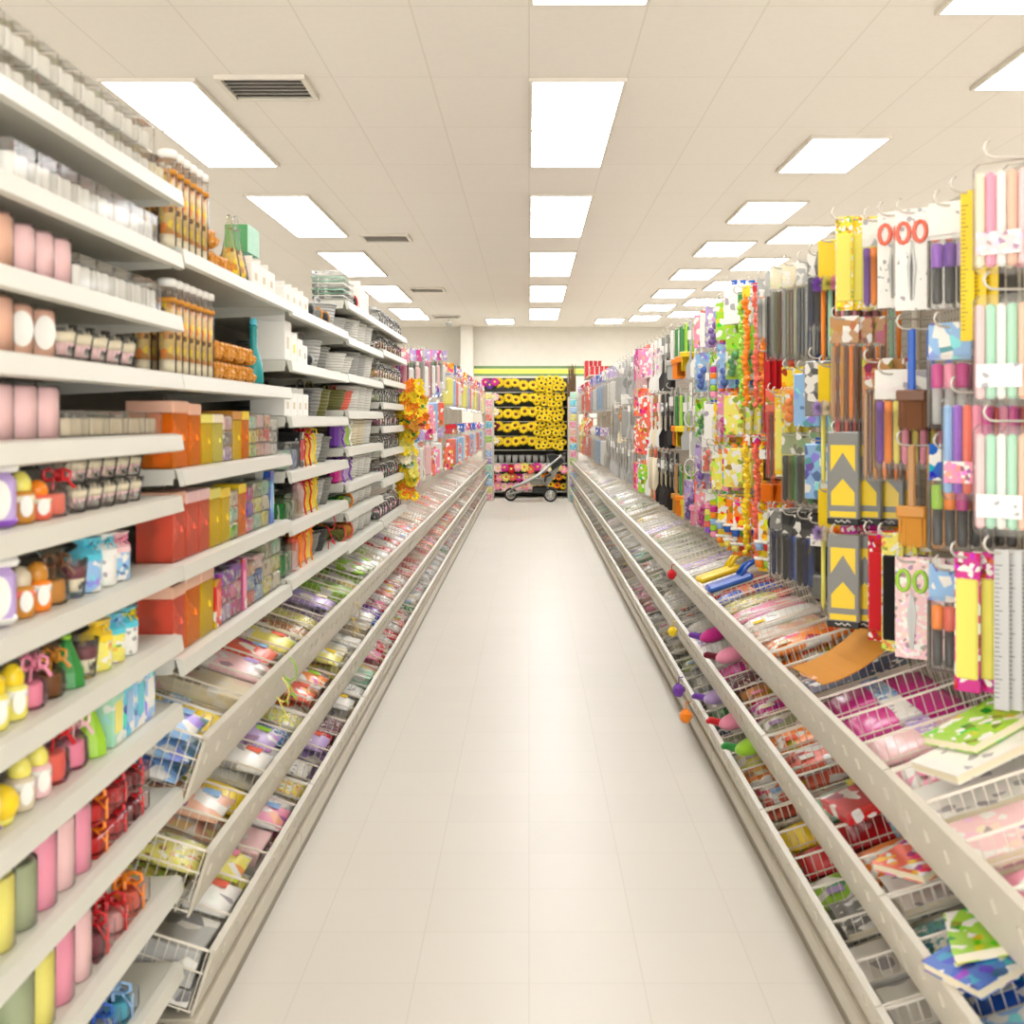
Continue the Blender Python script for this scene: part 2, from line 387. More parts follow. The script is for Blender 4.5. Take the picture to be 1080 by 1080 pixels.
# local: origin at bottom of front panel; x inward along the sloped floor, z up (perpendicular to the floor), y along the aisle
PH, DEP = .155, .385
SLOT = BAY/6
fp = G().rbox(-.006, 0, 0, BAY-.006, -.008, PH, .002)
fp.box(-.012, .004, 0, BAY-.006, PH-.004, PH+.004)
for i in range(11):
    fp.box(-.010, -.004, .06+.108*i, .066+.108*i, PH*.45, PH*.62)
fp.box(-.0075, -.004, BAY-.03, BAY-.012, 0, PH-.01)
FP = fp.mesh('front_panel', 'rail_enamel')
fl = G()
for i in range(24): y = .02+i*(BAY-.04)/23; fl.box(0, DEP, y-.0014, y+.0014, -.003, 0)
for i in range(6): x = .03+i*.07; fl.box(x-.002, x+.002, .01, BAY-.014, -.007, -.003)
FLG = fl.mesh('floor_grid', 'wire')
dv = G()
dv.box(0, DEP, -.0024, .0024, PH-.005, PH); dv.box(0, DEP, -.0015, .0015, .002, .005); dv.box(0, DEP, -.0016, .0016, PH*.62, PH*.62+.003)
for i in range(17): x = .006+i*(DEP-.01)/16; dv.box(x-.0009, x+.0009, -.0009, .0009, .002, PH)
DV = dv.mesh('divider', 'wire')
bk = G()
bk.box(DEP-.004, DEP, 0, BAY-.006, PH-.006, PH)
for i in range(25): y = .01+i*(BAY-.03)/24; bk.box(DEP-.0022, DEP, y-.0009, y+.0009, 0, PH)
BK = bk.mesh('back_wires', 'wire')
LEVELS = {'upper': (.806, .612), 'middle': (.797, .347), 'lower': (.790, .113)}
def bin_matrix(sg, y0, lev):
    X, Z = LEVELS[lev]
    M = Matrix(((sg*ct, 0, -sg*st, sg*X), (0, sg, 0, y0 if sg > 0 else y0+BAY-.004), (st, 0, ct, Z), (0, 0, 0, 1)))
    return M
def bin_(sg, y0, lev, lab, nd):
    o = link('wire_bin', None); o.matrix_world = bin_matrix(sg, y0, lev)
    link('front_panel', FP, None, o); link('floor_grid', FLG, None, o); link('back_wires', BK, None, o)
    for i in range(nd+1):
        d = link('divider', DV, None, o); d.location = (0, min(max(.004, i*BAY/nd), BAY-.010), 0)
    tag(o, lab, 'bin', 'sloping wire bins')
NSL = lambda Y: 6 if Y < 7 else 4
for i in range(15):
    for lev in LEVELS:
        y = Y1+BAY*i; bin_(-1, y, lev, f'sloping {lev} wire bin with beige front, {od(i)} bin bay on the left', NSL(y))
for i in range(-1, NR):
    for lev in LEVELS:
        y = YR0+BAY*i; bin_(1, y, lev, f'sloping {lev} wire bin with beige front, {od(i+1)} bay on the right', NSL(y))

# ------------------------------------------------------------------ shelf goods (base at z = 0, front towards +x)
def ell(cx, cz, rx, rz, n=16): return [(cx+rx*math.cos(2*PI*k/n), cz+rz*math.sin(2*PI*k/n)) for k in range(n)]
bx_ = G().rbox(-.045, .045, -.05, .05, 0, .062, .003).mesh('box', 'clear')
cd = lambda r, h, z0=.003: G().lathe([(r*.9, z0), (r, z0+.004), (r, h-.004), (r*.88, h), (0, h-.003)], 14)
def shifted(g, dx, dy): g.v = [(x+dx, y+dy, z) for x, y, z in g.v]; return g
CBOX = Kind('candle_box', 'candle box', [('box', bx_, 0), ('candle', shifted(cd(.02, .044), .018, -.024).mesh('candle', 'wax'), 1), ('candle', shifted(cd(.02, .044), .018, .024).mesh('candle', 'wax'), 1),
    ('insert_card', G().box(-.042, -.038, -.045, .045, .003, .055).mesh('insert_card', 'print'), 2)])
def bowl(r0, r1, h, t): return [(r0*.9, 0), (r0, .003), (r1, h), (r1-t, h), (r0-t, .012), (0, .010)]
VOTIVE = Kind('votive_glass', 'votive candle', [('glass', G().lathe(bowl(.026, .034, .07, .003), 16).mesh('glass', 'clear'), 0),
    ('lower_wax', G().lathe([(.022, .011), (.0265, .034), (0, .034)], 14).mesh('lower_wax', 'wax'), 1), ('upper_wax', G().lathe([(.0265, .0345), (.0295, .055), (0, .056)], 14).mesh('upper_wax', 'wax'), 2)])
wick = G().tube([(0, 0, .098), (.001, 0, .112)], .0015, 5).mesh('wick', 'matte')
PILLAR = Kind('pillar_candle', 'candle', [('wax_body', G().lathe([(.034, 0), (.036, .004), (.036, .094), (.033, .1), (.02, .098), (0, .097)], 20).mesh('wax_body', 'wax'), 0), ('wick', wick, 'charcoal'),
    ('wrapper', G().lathe([(.0375, .001), (.0375, .103)], 20).mesh('wrapper', 'film'), 'white')])
oval = lambda R_, cz, rx, rz: G().slab(ell(0, cz, rx, rz), .002, 0)
lab1 = oval(0, .052, .022, .036); lab1.v = [(x+.0385, y, z) for x, y, z in lab1.v]
LPILLAR = Kind('labelled_candle', 'candle', [PILLAR.parts[0], ('wick', wick, 'charcoal'), ('oval_label', lab1.mesh('oval_label', 'matte'), 'white'), ('wrapper', PILLAR.parts[2][1], 'white')])
jar_b = G().rbox(-.036, .036, -.036, .036, 0, .088, .012)
lab2 = oval(0, .045, .020, .032); lab2.v = [(x+.0375, y, z) for x, y, z in lab2.v]
LJAR = Kind('candle_jar', 'candle jar', [('jar', jar_b.mesh('jar', 'wax'), 0, [('oval_label', lab2.mesh('oval_label', 'matte'), 'white')]), ('lid', G().rbox(-.038, .038, -.038, .038, .089, .104, .006).mesh('lid', 'gloss'), 1),
    ('base_band', G().rbox(-.0372, .0372, -.0372, .0372, .002, .02, .012).mesh('base_band', 'gloss'), 2)])
lab3 = oval(0, .03, .014, .019); lab3.v = [(x+.031, y, z) for x, y, z in lab3.v]
SJAR = Kind('striped_jar', 'candle jar', [('jar', G().lathe([(.026, 0), (.03, .006), (.03, .05), (.024, .056)], 16).mesh('jar', 'wax'), 0), ('cap', G().ball((0, 0, .066), .024, 12, 8).mesh('cap', 'gloss'), 1),
    ('oval_label', lab3.mesh('oval_label', 'matte'), 'white'), ('neck_band', G().lathe([(.0305, .036), (.0305, .048)], 16).mesh('neck_band', 'gloss'), 2)])
def bow(r, seed=0):
    g = G(); q = random.Random(seed)
    for k in range(5):
        a = 2*PI*k/5+q.random(); c = (r*.55*math.cos(a), r*.55*math.sin(a), r*.35)
        pts = [(0, 0, 0)]+[(c[0]*(1+.9*math.cos(t)), c[1]*(1+.9*math.cos(t)), c[2]+r*.45*math.sin(t)) for t in (2.6, 1.6, .6, -.4, -1.4, -2.6)]+[(0, 0, 0)]
        g.tube(pts, r*.13, 4)
    for k in range(3):
        a = q.random()*6; g.tube([(0, 0, 0), (r*.7*math.cos(a), r*.7*math.sin(a), .1*r), (r*1.3*math.cos(a), r*1.3*math.sin(a), -r*.7)], r*.09, 4)
    return g
def lift(g, z, x=0): g.v = [(a+x, b, c+z) for a, b, c in g.v]; return g
GBAG = Kind('gift_bag', 'gift bag', [('bag', G().lathe([(.03, 0), (.036, .01), (.033, .045), (.010, .072), (.008, .076), (.03, .105)], 11, smooth=False).mesh('bag', 'film'), 0),
    ('candle', cd(.026, .045).mesh('candle', 'wax'), 1), ('bow', lift(bow(.026, 3), .073, .01).mesh('bow', 'gloss'), 2)])
TJAR = Kind('wrapped_jar', 'wrapped candle', [('jar', G().lathe([(.029, 0), (.031, .004), (.031, .072), (.028, .076)], 18).mesh('jar', 'fineprint'), 0), ('cloth_cap', G().lathe([(.034, .066), (.033, .078), (.012, .092), (.010, .096), (.032, .113)], 9, smooth=False).mesh('cloth_cap', 'cloth'), 1),
    ('bow', lift(bow(.018, 5), .094, .008).mesh('bow', 'gloss'), 2)])
CBAG = Kind('cone_bag', 'gift bag', [('cone', G().lathe([(.034, 0), (.032, .03), (.006, .098), (.004, .1), (.014, .118)], 9, smooth=False).mesh('cone', 'gloss'), 0), ('tie', G().lathe([(.009, .094), (.009, .102)], 9).mesh('tie', 'gloss'), 1)])
BBOX = Kind('bow_box', 'gift box', [('box', G().rbox(-.04, .04, -.045, .045, 0, .06, .003).mesh('box', 'clear'), 0), ('candle', shifted(cd(.027, .05), .008, 0).mesh('candle', 'wax'), 1), ('bow', lift(bow(.035, 8), .062).mesh('bow', 'gloss'), 2),
    ('ribbon', G().box(.0405, .0415, -.006, .006, 0, .062).box(-.006, .006, -.0462, -.0452, 0, .062).mesh('ribbon', 'gloss'), 2)])
EGG = Kind('ball_candle', 'candle', [('wax_ball', G().ball((0, 0, .032), .032, 16, 10).mesh('wax_ball', 'wax'), 0), ('stand_cup', G().lathe([(.022, 0), (.026, .012), (.024, .012), (.018, .003), (0, .003)], 14).mesh('stand_cup', 'gloss'), 1), ('wick', lift(G().tube([(0, 0, 0), (.001, 0, .012)], .0015, 5), .063).mesh('wick', 'matte'), 'charcoal')])
# scented flower boxes: tinted clear box, printed lid, petals inside
petals = G()
q = random.Random(4)
for i in range(14): petals.ball((q.uniform(.0, .026), q.uniform(-.028, .028), .018+.105*i/14), .017, 7, 5, .35, q)
SOAP = Kind('petal_box', 'petal box', [('box', G().rbox(-.04, .04, -.044, .044, 0, .125, .002).mesh('box', 'tinted_box'), 0), ('lid', G().rbox(-.041, .041, -.045, .045, .125, .153, .002).mesh('lid', 'gloss'), 1), ('scented_petals', petals.mesh('scented_petals', 'wax'), 0),
    ('backing_card', G().box(-.038, -.034, -.042, .042, .002, .124).mesh('backing_card', 'print'), 0)])
cub = lambda z: G().rbox(-.034, .034, -.04, .04, z, z+.038, .004)
CUBES = Kind('soap_set', 'soap set', [('soap_cube', cub(.002+.042*k).mesh('soap_cube', 'fineprint'), k) for k in range(3)]+[('sleeve', G().rbox(-.037, .037, -.043, .043, 0, .13, .002).mesh('sleeve', 'clear'), 'white')])
SLABBOX = Kind('tall_gift_box', 'gift box', [('box', G().rbox(-.035, .035, -.03, .03, 0, .14, .002).mesh('box', 'print'), 0), ('window', G().box(.0352, .0358, -.02, .02, .03, .11).mesh('window', 'gloss'), 1)])
FLATBOX = Kind('flat_gift_box', 'gift box', [('box', G().rbox(-.05, .05, -.05, .05, 0, .04, .003).mesh('box', 'clear'), 0), ('contents', G().rbox(-.044, .044, -.044, .044, .003, .028, .004).mesh('contents', 'fineprint'), 1)])
VIAL = Kind('preserve_vial', 'decorative vial', [('tube', G().lathe([(.018, 0), (.02, .004), (.02, .205), (.0175, .208)], 16).mesh('tube', 'clear'), 0), ('preserves', G().lathe([(.0165, .034), (.0168, .172), (0, .174)], 14).mesh('preserves', 'preserves'), 0), ('salt', G().lathe([(.0165, .004), (.0165, .033), (0, .0335)], 14).mesh('salt', 'wax'), 'cream'),
    ('stopper', G().lathe([(.0205, .205), (.021, .222), (.016, .226), (0, .226)], 14).mesh('stopper', 'gloss'), 1), ('raffia', G().lathe([(.021, .168), (.0225, .174), (.021, .18)], 12).mesh('raffia', 'matte'), 'amber')])
ring = G().tube([(0, .018*math.cos(t), .168+.018*math.sin(t)) for t in [2*PI*k/14 for k in range(14)]], .0045, 6, closed=True)
BOTTLE = Kind('oil_bottle', 'bottle', [('glass', G().lathe([(.03, 0), (.036, .008), (.034, .03), (.016, .11), (.011, .135), (.014, .15), (.011, .152)], 18).mesh('glass', 'clear'), 0), ('filling', G().lathe([(.028, .006), (.031, .028), (.016, .092), (0, .094)], 14).mesh('filling', 'preserves'), 0), ('ring_stopper', ring.mesh('ring_stopper', 'clear'), 0)])
DBOTTLE = Kind('tall_bottle', 'bottle', [('glass', G().lathe([(.026, 0), (.03, .01), (.026, .06), (.011, .115), (.010, .165), (.013, .17), (.010, .175)], 16).mesh('glass', 'gloss'), 0), ('stopper', G().lathe([(.009, .175), (.012, .182), (.009, .196), (0, .198)], 12).mesh('stopper', 'gloss'), 1)])
def garland(seed):
    q = random.Random(seed); g = G()
    for k in range(26):
        a = 2*PI*k/13; rr = .052+.016*(k % 3 == 0)
        g.ball((rr*math.cos(a)*.8, rr*math.sin(a), .018+.022*(k//13)), .017, 7, 5, .16, q)
    return g
GARL = Kind('nut_wreath', 'dried wreath', [('dried_nuts', garland(2).mesh('dried_nuts', 'gloss'), 0), ('inner_twine', G().tube([(.036*math.cos(2*PI*k/16), .046*math.sin(2*PI*k/16), .03) for k in range(16)], .008, 6, closed=True).mesh('inner_twine', 'matte'), 1)])
CARTON = Kind('white_carton', 'carton', [('box', G().rbox(-.06, .06, -.045, .045, 0, .1, .002).mesh('box', 'matte'), 0), ('flap', G().box(-.058, .06, -.0455, -.0445, .1, .125, M=None).mesh('flap', 'matte'), 0), ('end_label', G().box(.0602, .0608, -.015, .015, .03, .06).mesh('end_label', 'matte'), 1)])
SLEEVE = Kind('glass_coaster', 'glassware', [('pane', G().rbox(-.035, .035, -.007, .007, 0, .085, .002).mesh('pane', 'gloss'), 0), ('edge_strip', G().box(.0352, .037, -.005, .005, 0, .085).mesh('edge_strip', 'gloss'), 1)])
TRAY = Kind('glass_dish', 'glassware', [('dish', G().rbox(-.07, .07, -.075, .075, 0, .022, .006).mesh('dish', 'clear'), 0), ('rim', G().tube([(-.072, -.077, .022), (.072, -.077, .022), (.072, .077, .022), (-.072, .077, .022)], .0025, 5, closed=True).mesh('rim', 'gloss'), 0)])
def coil(seed):
    q = random.Random(seed); g = G()
    for j in range(5):
        ph = q.random()*6; n = 26
        g.tube([((.06+.012*math.sin(5*t+ph))*math.cos(t)*.9, (.07+.012*math.cos(4*t+ph))*math.sin(t), .022+.014*math.sin(3*t+ph)) for t in [2*PI*k/n for k in range(n)]], .0055, 5, closed=True)
    return g
COIL = Kind('twig_wreath', 'wreath', [('twisted_twigs', coil(5).mesh('twisted_twigs', 'matte'), 0), ('tie', G().tube([(.05+.016*math.cos(t), 0, .022+.022*math.sin(t)) for t in [2*PI*k/10 for k in range(10)]], .004, 5, closed=True).mesh('tie', 'gloss'), 1)])
hd = lambda R_, h: G().tube([(0, R_*math.cos(t), h+R_*.62*math.sin(t)) for t in [PI*k/14 for k in range(15)]], .006, 6)
BASKET = Kind('wicker_basket', 'basket', [('bowl', G().lathe([(.06, 0), (.075, .05), (.082, .1), (.084, .104), (.078, .104), (.07, .05), (.055, .006), (0, .005)], 20).mesh('bowl', 'woven'), 0), ('rim', G().tube([(.082*math.cos(2*PI*k/20), .082*math.sin(2*PI*k/20), .104) for k in range(20)], .006, 6, closed=True).mesh('rim', 'woven'), 0), ('handle', hd(.08, .09).mesh('handle', 'woven'), 0)])
TUB = Kind('wicker_tub', 'basket', [('tub', G().lathe([(.09, 0), (.105, .125), (.1, .125), (.085, .006), (0, .006)], 22).mesh('tub', 'woven'), 0), ('rim', G().tube([(.104*math.cos(2*PI*k/22), .104*math.sin(2*PI*k/22), .125) for k in range(22)], .006, 6, closed=True).mesh('rim', 'woven'), 0)])
GJAR = Kind('glass_jar', 'glass jar', [('jar', G().lathe([(.032, 0), (.036, .006), (.036, .075), (.028, .086), (.03, .092)], 16).mesh('jar', 'clear'), 0), ('lid', G().lathe([(.031, .092), (.033, .098), (.012, .106), (.010, .112), (.013, .12), (0, .124)], 14).mesh('lid', 'tin'), 1), ('filling', G().lathe([(.031, .005), (.033, .05), (0, .054)], 12).mesh('filling', 'fineprint'), 2)])
PACK3 = Kind('ribboned_packet', 'gift packet', [('packet', G().rbox(-.02, .02, -.04, .04, 0, .15, .012).mesh('packet', 'gloss'), 0), ('bow', lift(bow(.035, 13), .15).mesh('bow', 'gloss'), 1), ('trailing_ribbon', G().tube([(.022, 0, .15), (.03, .01, .10), (.028, -.006, .05), (.034, .004, 0)], .004, 4).mesh('trailing_ribbon', 'gloss'), 1)])
FLB = Kind('artificial_bouquet', 'artificial flowers', [])

COLN = {}
def row(bay, si, items, y=None, back=None, gap=.006, xf=.832):
    """sets goods side by side along the front of a shelf, from the near end on"""
    z = SHELVES[bay][si]+.0015; y = (Y1+BAY*(bay-1)+.02) if y is None else y
    n = COLN.get((bay, si), 0)
    for it in items:
        K, cols, w, h, desc = it[:5]; rot = it[5] if len(it) > 5 else 0; dep = it[6] if len(it) > 6 else w*.95
        if K is None: y += w; continue
        lo, hi, zt = KDIM[K.name]
        sy, sx, sz = w/(hi[1]-lo[1]), dep/(hi[0]-lo[0]), h/zt
        if rot: sx = sy = min(sx, sy)*.86
        yy = y+w/2; xx = -(xf+dep/2)
        tiers = it[7] if len(it) > 7 else 1
        for k in range(tiers):
            ti = ['', ', upper tier', ', topmost tier'][k] if tiers > 1 else ''
            zz = z+k*(h+.0015)
            place(K, T(xx, yy, zz) @ RZ(rot) @ scl(sx, sy, sz), cols, f'{desc}, {od(n)} along {od(si)} shelf{ti}, {LB[bay]} white bay', None)
        if len(it) > 8 and it[8]:
            for r in range(it[8]):
                place(K, T(xx-(dep+.008)*(r+1), yy, z) @ RZ(rot) @ scl(sx, sy, sz), cols, f'{desc} {"behind" if r == 0 else "further behind"} the {od(n)} along {od(si)} shelf, {LB[bay]} white bay', None)
        n += 1; y += w+gap
    COLN[bay, si] = n
KDIM = {}
def dims(K):
    lo = [9]*3; hi = [-9]*3
    def rec(ps):
        for p in ps:
            for v in p[1].vertices:
                for i in range(3): lo[i] = min(lo[i], v.co[i]); hi[i] = max(hi[i], v.co[i])
            if len(p) > 3: rec(p[3])
    rec(K.parts); KDIM[K.name] = (lo, hi, hi[2])
for K in list(globals().values()):
    if isinstance(K, Kind) and K.parts: dims(K)

# bay 0 (nearest): the visible part starts near y = 1.7
A = -.7
def cb(n, desc='clear box of white candles', w=.1, h=.062, t=1, c2='white', p='cream', b=0): return [(CBOX, [ 'white', c2, p], w, h, desc, 0, None or w*.9, t, b)]*n
SP = lambda w: (None, None, w, 0, '')
row(0, 0, cb(9, t=2, h=.058)+cb(1, 'clear box of cream candles', c2='cream'), y=1.62, gap=.004)
row(0, 1, [SP(.1)]+cb(8, 'small clear votive box', w=.085, h=.07, p='blush'), y=1.75)
row(0, 2, [(PILLAR, ['peach'], .085, .098, 'tall peach pillar candle')]*3+[(PILLAR, ['blush'], .07, .092, 'wrapped pale pink pillar candle', 0, .07)]*3+cb(1, 'clear box with an orange card', w=.09, h=.066, p='orange')+cb(4, 'clear candle box with white candles', w=.09, h=.066), y=1.62)
row(0, 3, [(PILLAR, ['peach'], .085, .1, 'peach pillar candle')]*3+[(LPILLAR, ['peach'], .085, .094, 'wide candle with a white oval label', A)]*2+[(VOTIVE, ['white', 'blush', 'cream'], .075, .066, 'clear glass mug with pale wax')]*5, y=1.62)
row(0, 4, [(PILLAR, ['peach'], .085, .1, 'peach pillar candle in film')]*2+[(PILLAR, ['blush'], .085, .1, 'blush pink pillar candle in film')]*3+cb(5, 'flat clear tray of glass candles', w=.1, h=.05, p='grey', c2='beige', b=1), y=1.62)
row(0, 5, [(LJAR, ['lilac', 'white', 'violet'], .09, .105, 'lilac candle jar with white oval label', A)]*3+[(SJAR, ['amber', 'lemon', 'cream'], .062, .088, 'amber jar with round yellow cap and label', A), (SJAR, ['coral', 'orange', 'cream'], .062, .07, 'coral jar with small white label', A),
    (GBAG, ['white', 'coral', 'red'], .085, .095, 'clear bag with red bow and red candle')]+[(VOTIVE, ['white', 'blush', 'cream'], .07, .052, 'clear votive glass', 0, .07, 2)]*5, y=1.62)
row(0, 6, [(LJAR, ['lilac', 'white', 'white'], .09, .112, 'lilac jar with white cloth cap and oval label', A)]*3+[(SJAR, ['amber', 'beige', 'coral'], .062, .086, 'amber striped jar with small oval label', A), (SJAR, ['orange', 'amber', 'white'], .062, .086, 'orange striped jar with small oval label', A),
    (GBAG, ['beige', 'amber', 'brown'], .08, .1, 'clear bag of amber sweets with bow'), (VOTIVE, ['white', 'cream', 'burgundy'], .06, .072, 'votive glass layered burgundy over cream'), (TJAR, ['sky', 'aqua', 'aqua'], .075, .105, 'pale blue printed jar with aqua cap'), (TJAR, ['white', 'white', 'aqua'], .075, .105, 'pale blue printed jar with white cap'), (TJAR, ['sky', 'blush', 'pink'], .07, .1, 'pale printed jar with pink ribbon')], y=1.62)
row(0, 7, [(LJAR, ['lilac', 'white', 'white'], .09, .11, 'lilac jar with white lid')]*2+[(SJAR, ['lemon', 'yellow', 'white'], .062, .092, 'yellow jar with small oval label', A)]*2+[(GBAG, ['pink', 'pink', 'pink'], .075, .1, 'pink cellophane bag with pink candle'), (GBAG, ['tan', 'brown', 'amber'], .075, .095, 'brown cellophane bag of sweets'),
    (CBAG, ['green', 'lime'], .07, .11, 'shiny green cone bag'), (VOTIVE, ['white', 'cream', 'burgundy'], .062, .075, 'burgundy and cream layered votive'), (TJAR, ['lemon', 'yellow', 'yellow'], .07, .1, 'yellow printed jar with yellow bow'), (TJAR, ['lemon', 'aqua', 'sky'], .07, .1, 'yellow printed jar with blue cap'), (TJAR, ['white', 'aqua', 'yellow'], .07, .1, 'white printed jar with aqua cap')], y=1.62)
row(0, 8, [(LJAR, ['lilac', 'white', 'violet'], .1, .125, 'large lilac jar with white cap')]*2+[(EGG, ['yellow', 'lemon'], .07, .075, 'yellow ball candle'), (SJAR, ['beige', 'lemon', 'white'], .062, .09, 'cream jar with white oval label', A), (SJAR, ['blush', 'lemon', 'white'], .062, .09, 'blush jar with white oval label', A), (GBAG, ['pink', 'coral', 'red'], .085, .125, 'crinkled pink bag with red candle'), (GBAG, ['pink', 'pink', 'blush'], .08, .115, 'crinkled pink bag with pink candle'),
    (CBAG, ['lime', 'green'], .07, .12, 'lime cone bag'), (SLABBOX, ['mint', 'lemon'], .06, .11, 'pale green printed box'), (SLABBOX, ['aqua', 'sky'], .06, .12, 'aqua printed box'), (SLABBOX, ['sky', 'aqua'], .06, .12, 'sky blue printed box'), (SLABBOX, ['sky', 'white'], .06, .115, 'pale blue printed box with white panel')], y=1.62)
row(0, 9, [(LJAR, ['lilac', 'lilac', 'white'], .1, .13, 'big lilac square jar'), (PILLAR, ['mint'], .08, .13, 'mint green pillar candle'), (PILLAR, ['lemon'], .08, .13, 'pale yellow pillar candle')]+[(PILLAR, ['sage'], .075, .12, 'sage green pillar candle')]+[(PILLAR, ['pink'], .075, .14, 'tall pink pillar candle'), (PILLAR, ['blush'], .075, .14, 'tall blush pillar candle'), (PILLAR, ['pink'], .07, .135, 'slim pink pillar candle')]+
    [(BBOX, ['coral', 'red', 'orange'], .1, .062, 'red candle box with orange bow', 0, .09, 2), (BBOX, ['blush', 'red', 'red'], .1, .062, 'red candle box with red bow', 0, .09, 2), (BBOX, ['coral', 'burgundy', 'red'], .1, .062, 'dark red candle box with red bow', 0, .09, 2)], y=1.62)
row(0, 10, [(LJAR, ['violet', 'lilac', 'purple'], .09, .13, 'deep purple jar with lilac lid'), (EGG, ['yellow', 'lime'], .085, .095, 'bright yellow ball candle'), (EGG, ['lime', 'lemon'], .07, .08, 'pale lime ball candle'), (PILLAR, ['sage'], .08, .14, 'pale green pillar candle'), (PILLAR, ['lemon'], .08, .14, 'lemon pillar candle'), (PILLAR, ['pink'], .08, .14, 'rose pink pillar candle'), (PILLAR, ['blush'], .075, .14, 'pale rose pillar candle')]+
    [(BBOX, ['blush', 'burgundy', 'red'], .1, .085, 'gift box with a big red bow', 0, .09), (BBOX, ['coral', 'blush', 'red'], .1, .08, 'gift box with red star bow', 0, .09), (BBOX, ['blush', 'coral', 'orange'], .1, .08, 'gift box with orange bow', 0, .09)], y=1.62)
row(0, 11, [(PILLAR, ['sky'], .08, .13, 'sky blue pillar candle'), (PILLAR, ['orange'], .085, .14, 'bright orange pillar candle'), (PILLAR, ['lime'], .085, .13, 'lime green pillar candle'), (PILLAR, ['mint'], .085, .14, 'pale mint pillar candle'), (PILLAR, ['mint'], .08, .14, 'mint pillar candle'), (PILLAR, ['pink'], .08, .14, 'pink pillar candle'),
    (BBOX, ['blush', 'coral', 'orange'], .1, .085, 'gift box with curly orange bow', 0, .09), (BBOX, ['sky', 'white', 'blue'], .1, .085, 'gift box with curly blue bow', 0, .09), (BBOX, ['sky', 'aqua', 'sky'], .1, .075, 'gift box with pale blue bow', 0, .09)], y=1.62)
# bay 1
V = lambda n, h: [(VIAL, ['white', 'white'], .05, h, 'tall glass vial of preserved fruit', 0, .05, 1, 1)]*n
row(1, 0, V(6, .235)+[(GARL, ['amber', 'brown'], .13, .055, 'wreath of glossy brown nuts', 0, .13, 2), (GARL, ['amber', 'brown'], .13, .055, 'wreath of glossy amber nuts', 0, .13, 1)]+[(BOTTLE, ['lemon', 'white'], .075, .19, 'glass oil bottle with ring stopper'), (BOTTLE, ['white', 'white'], .085, .2, 'larger oil bottle with ring stopper')]+
    [(CARTON, ['white', 'beige'], .1, .09, 'plain white carton', 0, .14)]*3, gap=.004)
row(1, 0, [(GARL, ['brown', 'amber'], .12, .05, 'dark nut wreath', 0, .12, 1)], y=Y1+.36, xf=.98)
for k in range(8): place(SLEEVE, T(-.90, Y1+.86+.019*k, SHELVES[1][0]+.094+.02), ['teal' if k % 2 else 'green', 'mint'], f'upright teal glass pane on the white cartons, {od(k)} along, second white bay', 'teal panes on the cartons')
row(1, 1, V(7, .225)+[(GARL, ['amber', 'tan'], .12, .055, 'tray wreath of amber nuts', 0, .13, 2)]*4+[(DBOTTLE, ['teal', 'aqua'], .07, .21, 'teal glass bottle')], gap=.004)
row(1, 1, [(DBOTTLE, ['charcoal', 'black'], .065, .2, 'dark tall glass bottle')]*8, y=Y1+.45, xf=1.0)
row(1, 2, [(SOAP, ['orange', 'peach'], .125, .16, 'large orange petal box with pale lid'), (SOAP, ['orange', 'peach'], .1, .155, 'deep orange petal box'), (SOAP, ['yellow', 'lemon'], .1, .13, 'yellow petal box'), (SOAP, ['lemon', 'cream'], .1, .13, 'lemon petal box'), (CUBES, ['lilac', 'grey', 'blush'], .09, .13, 'grey and lilac soap set'), (SOAP, ['yellow', 'amber'], .1, .14, 'golden petal box'), (SOAP, ['orange', 'yellow'], .08, .14, 'amber petal box'), (CUBES, ['lime', 'lemon', 'mint'], .09, .13, 'lime soap set'), (CUBES, ['peach', 'amber', 'blush'], .09, .135, 'peach soap set'), (CUBES, ['blush', 'coral', 'peach'], .09, .135, 'blush soap set'), (CUBES, ['white', 'silver', 'white'], .09, .12, 'white soap set')])
row(1, 3, [(SOAP, ['coral', 'peach'], .1, .165, 'bright coral petal box'), (SOAP, ['coral', 'blush'], .1, .16, 'smaller coral petal box'), (SOAP, ['coral', 'blush'], .1, .16, 'coral petal box with blush lid'), (SOAP, ['yellow', 'lemon'], .1, .155, 'yellow petal box'), (SOAP, ['yellow', 'yellow'], .09, .15, 'bright yellow petal box'), (CUBES, ['lime', 'mint', 'beige'], .085, .14, 'lime and beige soap set'), (SOAP, ['orange', 'yellow'], .085, .15, 'golden orange petal box'), (CUBES, ['pink', 'violet', 'magenta'], .09, .14, 'pink and violet soap set'), (CUBES, ['mint', 'lemon', 'sage'], .1, .15, 'mint and lemon soap set'), (CUBES, ['lemon', 'cream', 'mint'], .09, .15, 'cream soap set'), (SLABBOX, ['blue', 'sky'], .055, .17, 'blue upright printed box')])
row(1, 4, [(SOAP, ['coral', 'peach'], .1, .165, 'coral petal box with peach lid'), (SOAP, ['orange', 'peach'], .12, .17, 'orange petal box with peach lid'), (SOAP, ['yellow', 'peach'], .12, .17, 'yellow petal box with peach lid'), (SLABBOX, ['red', 'coral'], .06, .13, 'red printed box'), (CUBES, ['lilac', 'magenta', 'violet'], .11, .145, 'lilac and magenta soap set'), (CUBES, ['magenta', 'pink', 'violet'], .1, .15, 'magenta soap set'), (SLABBOX, ['magenta', 'pink'], .05, .15, 'magenta printed box'), (CUBES, ['coral', 'sky', 'peach'], .11, .13, 'coral and sky soap set'), (CUBES, ['sky', 'blue', 'blush'], .1, .145, 'sky blue soap set'), (CUBES, ['lemon', 'cream', 'sage'], .12, .17, 'cream and lemon soap set'), (CUBES, ['cream', 'lemon', 'mint'], .12, .17, 'pale lemon soap set')])
